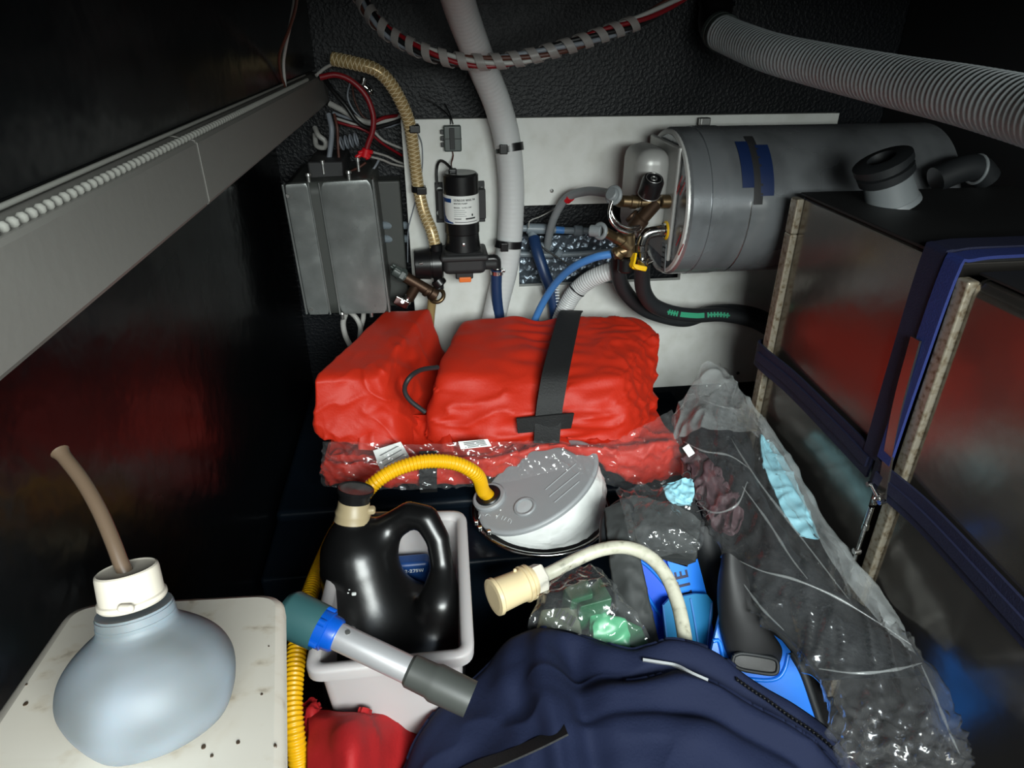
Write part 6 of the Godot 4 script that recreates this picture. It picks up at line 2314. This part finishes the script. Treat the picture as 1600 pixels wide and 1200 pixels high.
	b = MB.new()
	rbox(b, deep(1076, 704, 1.155), Vector3(.013, .020, .002), .0008, Basis(right, up, -ahead).rotated(ahead, -.6))
	solo("white_tag", "tiny white care tag at the upper left of the long bag", "tag", b, M.label_white)
	secs = []
	for q in long: secs.append(sec.call(q, 0, 0, 0))
	b = MB.new()
	loft(b, secs, 200, 2, func(p, u):
		var al: float = p.z * 5
		var low: float = smoothstep(.74, .9, u.x)
		return .011 * creases(Vector3(p.x * 24 + p.z * 10, p.y * 10, al), 1.0, 1.6) + .004 * wr.get_noise_3dv(Vector3(p.x * 30, p.y * 26, p.z * 12)) + low * .012 * creases(p, 26.0, 1.2))
	t = thing("clear_bag", "long clear plastic bag holding the black wetsuit, leaning on the tanks", "plastic bag", Vector3(.42, .1, -.8), "clear plastic bags")
	part(t, "film", b, M.film_milky)
	b = MB.new()
	patch(b, [
		[deep(1096, 572, 1.325), deep(1110, 566, 1.325), deep(1128, 578, 1.32)],
		[deep(1082, 610, 1.29), deep(1112, 604, 1.27), deep(1154, 607, 1.29)],
		[deep(1056, 645, 1.26), deep(1110, 640, 1.22), deep(1186, 650, 1.26)],
		[deep(1056, 690, 1.20), deep(1115, 672, 1.165), deep(1210, 690, 1.20)]], 50, 50, func(p, _u): return .010 * creases(Vector3(p.x * 14 + p.z * 6, p.y * 12, p.z * 6), 1.0, 1.3))
	part(t, "milky_end", b, M.film_fold)
	b = MB.new()
	patch(b, [
		[deep(1176, 655, 1.235), deep(1192, 655, 1.235), deep(1200, 668, 1.25)],
		[deep(1215, 720, 1.145), deep(1232, 715, 1.14), deep(1240, 732, 1.15)],
		[deep(1258, 790, 1.065), deep(1272, 785, 1.06), deep(1285, 815, 1.07)],
		[deep(1290, 862, .99), deep(1312, 850, .985), deep(1330, 872, 1.0)],
		[deep(1335, 925, .935), deep(1360, 915, .93), deep(1388, 942, .94)],
		[deep(1385, 985, .885), deep(1400, 985, .88), deep(1415, 995, .885)],
		[deep(1418, 1015, .862), deep(1424, 1018, .86), deep(1432, 1024, .862)]], 80, 20, func(p, _u): return .006 * creases(Vector3(p.x * 12, p.y * 12, p.z * 8), 1.0, 1.3))
	part(t, "milky_edge", b, M.film_fold)
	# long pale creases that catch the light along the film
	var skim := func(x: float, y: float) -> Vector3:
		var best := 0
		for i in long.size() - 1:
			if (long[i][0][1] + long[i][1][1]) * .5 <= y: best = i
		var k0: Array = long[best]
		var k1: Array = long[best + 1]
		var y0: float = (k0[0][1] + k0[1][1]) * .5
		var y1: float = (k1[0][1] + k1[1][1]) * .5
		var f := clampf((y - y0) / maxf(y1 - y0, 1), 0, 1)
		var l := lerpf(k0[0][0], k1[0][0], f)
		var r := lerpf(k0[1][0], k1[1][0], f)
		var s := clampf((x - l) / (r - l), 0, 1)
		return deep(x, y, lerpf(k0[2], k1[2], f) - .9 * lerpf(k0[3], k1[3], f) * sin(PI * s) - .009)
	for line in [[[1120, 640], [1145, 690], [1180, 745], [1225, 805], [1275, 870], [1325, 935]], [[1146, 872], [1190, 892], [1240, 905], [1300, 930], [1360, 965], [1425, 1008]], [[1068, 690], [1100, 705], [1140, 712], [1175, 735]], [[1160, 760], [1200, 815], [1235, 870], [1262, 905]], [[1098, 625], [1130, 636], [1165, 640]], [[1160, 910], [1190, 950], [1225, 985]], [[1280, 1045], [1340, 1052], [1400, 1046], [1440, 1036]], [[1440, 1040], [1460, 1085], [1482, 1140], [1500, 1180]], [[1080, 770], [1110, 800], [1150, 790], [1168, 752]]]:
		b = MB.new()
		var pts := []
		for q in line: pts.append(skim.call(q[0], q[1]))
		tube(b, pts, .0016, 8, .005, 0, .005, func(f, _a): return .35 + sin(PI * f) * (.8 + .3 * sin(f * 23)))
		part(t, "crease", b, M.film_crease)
	# numerals written by hand on it
	var oval := func(x: float, y: float, rx: float, ry: float, rot: float, a0: float, a1: float) -> Array:
		var o := []
		for i in 15:
			var a := lerpf(a0, a1, i / 14.0)
			var v := Vector2(cos(a) * rx, sin(a) * ry).rotated(rot)
			o.append(deep(x + v.x, y + v.y, 1.085 - (y - 760) * .0008))
		return o
	for q in [oval.call(1073, 744, 6, 7, .3, 0, TAU), oval.call(1076, 767, 7, 8, .6, PI, TAU + .6), oval.call(1091, 777, 7, 5, .6, 0, TAU), oval.call(1095, 787, 7, 4, 0, 0, TAU), ds([[1088, 800, 1.045], [1096, 797, 1.045], [1104, 797, 1.045]]), ds([[1098, 803, 1.04], [1101, 807, 1.04], [1106, 803, 1.04], [1109, 799, 1.04]])]:
		b = MB.new()
		tube(b, q, .0009, 5, .002)
		part(t, "handwriting", b, M.print_dark)

# ---------------------------------------------------------------- navy nylon bag in the foreground
func navy_bag() -> void:
	var t := thing("navy_bag", "dark navy nylon bag with a zip spread across the bottom foreground", "bag", Vector3(.15, 0, -.5))
	var b := MB.new()
	# hidden bulk that the things around it lean on
	var k := [Vector3(-.02, .002, -.36), Vector3(.36, .002, -.36), Vector3(.36, .002, -.60), Vector3(.0, .002, -.64), Vector3(.02, .25, -.38), Vector3(.34, .24, -.38), Vector3(.30, .18, -.58), Vector3(.03, .20, -.62)]
	hexa(b, k, 12, .3)
	part(t, "lower_body", b, M.navy_nylon)
	var rows := [
		[[622, 1230, .80], [676, 1132, .83], [745, 1068, .86], [808, 1015, .875], [860, 1000, .885], [920, 1012, .88], [990, 1034, .87], [1060, 1022, .865], [1120, 1046, .86], [1200, 1100, .845], [1280, 1155, .82], [1345, 1215, .79]],
		[[626, 1222, .77], [676, 1126, .80], [746, 1060, .83], [806, 1004, .85], [858, 988, .862], [920, 1000, .86], [988, 1026, .85], [1058, 1012, .845], [1118, 1035, .842], [1200, 1090, .825], [1280, 1145, .80], [1340, 1210, .77]],
		[[640, 1240, .745], [690, 1150, .775], [752, 1095, .80], [800, 1050, .808], [850, 1022, .822], [915, 1034, .82], [985, 1052, .815], [1058, 1040, .815], [1110, 1062, .81], [1190, 1118, .795], [1265, 1170, .775], [1325, 1230, .75]],
		[[655, 1265, .725], [705, 1190, .745], [765, 1145, .76], [805, 1110, .775], [850, 1080, .775], [905, 1082, .775], [975, 1092, .78], [1045, 1090, .78], [1100, 1105, .775], [1175, 1150, .765], [1250, 1200, .75], [1310, 1255, .73]],
		[[670, 1300, .70], [720, 1240, .715], [775, 1200, .72], [820, 1170, .73], [860, 1150, .73], [905, 1145, .735], [970, 1145, .74], [1035, 1150, .74], [1090, 1165, .735], [1160, 1205, .73], [1235, 1245, .72], [1295, 1290, .70]],
		[[690, 1380, .68], [740, 1340, .69], [795, 1320, .70], [835, 1310, .70], [870, 1300, .70], [910, 1300, .70], [970, 1300, .70], [1035, 1300, .70], [1090, 1310, .70], [1160, 1330, .70], [1235, 1350, .69], [1290, 1380, .68]]]
	var ctrl := []
	for r in rows: ctrl.append(ds(r))
	var foot := []
	for q in ctrl[-1]: foot.append(Vector3(q.x, .012, q.z + .02))
	ctrl.append(foot)
	b = MB.new()
	var skin := patch(b, ctrl, 126, 160, func(p, u):
		u.x *= 1.2
		var x: float = u.y
		# pleats run from the peak at the left down towards the eye; broad rolls follow the zip side
		var w: float = u.x + .35 * (x - .3)
		var pl: float = .010 * exp(-pow((x - .335 - .05 * u.x) / .030, 2)) * smoothstep(.12, .3, u.x) - .020 * exp(-pow((x - .40 - .10 * u.x) / .035, 2)) * smoothstep(.16, .4, u.x)
		pl += .004 * exp(-pow((x - .24 - .03 * u.x) / .03, 2)) * smoothstep(.1, .35, u.x)
		var roll: float = .55 * (.016 * exp(-pow((w - .34) / .07, 2)) - .020 * exp(-pow((w - .50) / .06, 2)) + .014 * exp(-pow((w - .64) / .07, 2)) - .012 * exp(-pow((w - .78) / .05, 2))) * smoothstep(.40, .55, x)
		return pl + roll + .006 * wr.get_noise_3dv(Vector3(p.x * 7, p.y * 9, p.z * 11)) + .005 * creases(Vector3(p.x * 5, p.y * 8, p.z * 9), 1.0), .003)
	var shown := []
	for r in skin: shown.append_array(Array(r))
	var lie := func(pts: Array, lift: float) -> Array:               # points of the cloth under these sight lines, lifted off it
		var out := []
		for q in pts:
			var best: Vector3 = shown[0]
			var near := 1e9
			var rr := ray(q[0], q[1]).normalized()
			for s in shown:
				var e: Vector3 = s - EYE
				var d: float = (e - rr * e.dot(rr)).length() + .05 * e.length()
				if d < near:
					near = d; best = s
			out.append(best - rr * lift)
		return out
	part(t, "cloth", b, M.navy_nylon)
	# zip: white reflective strip, tape edge and teeth on the right rim
	b = MB.new()
	ribbon(b, lie.call([[1006, 1031], [1030, 1034], [1055, 1040], [1080, 1050], [1106, 1062]], .004), Vector3(0, .8, .5), .008, .003, .006)
	part(t, "pale_piping", b, M.piping_grey)
	b = MB.new()
	var zp := path(lie.call([[1150, 1062], [1175, 1080], [1200, 1096], [1230, 1117], [1260, 1137], [1290, 1160], [1320, 1190]], .003), .0052)
	for i in zp.size() - 1:
		rbox(b, zp[i] + Vector3(0, .002, 0), Vector3(.0030, .0035, .0050), .0007)
	var o := part(t, "zip_teeth", b, M.wire_black)
	o.set_meta("kind", "stuff")
	b = MB.new()
	ribbon(b, lie.call([[700, 1222], [742, 1200], [790, 1182], [840, 1160], [884, 1138]], .009), Vector3(.3, .6, .8), .024, .002, .008)
	part(t, "webbing_strap", b, M.webbing)
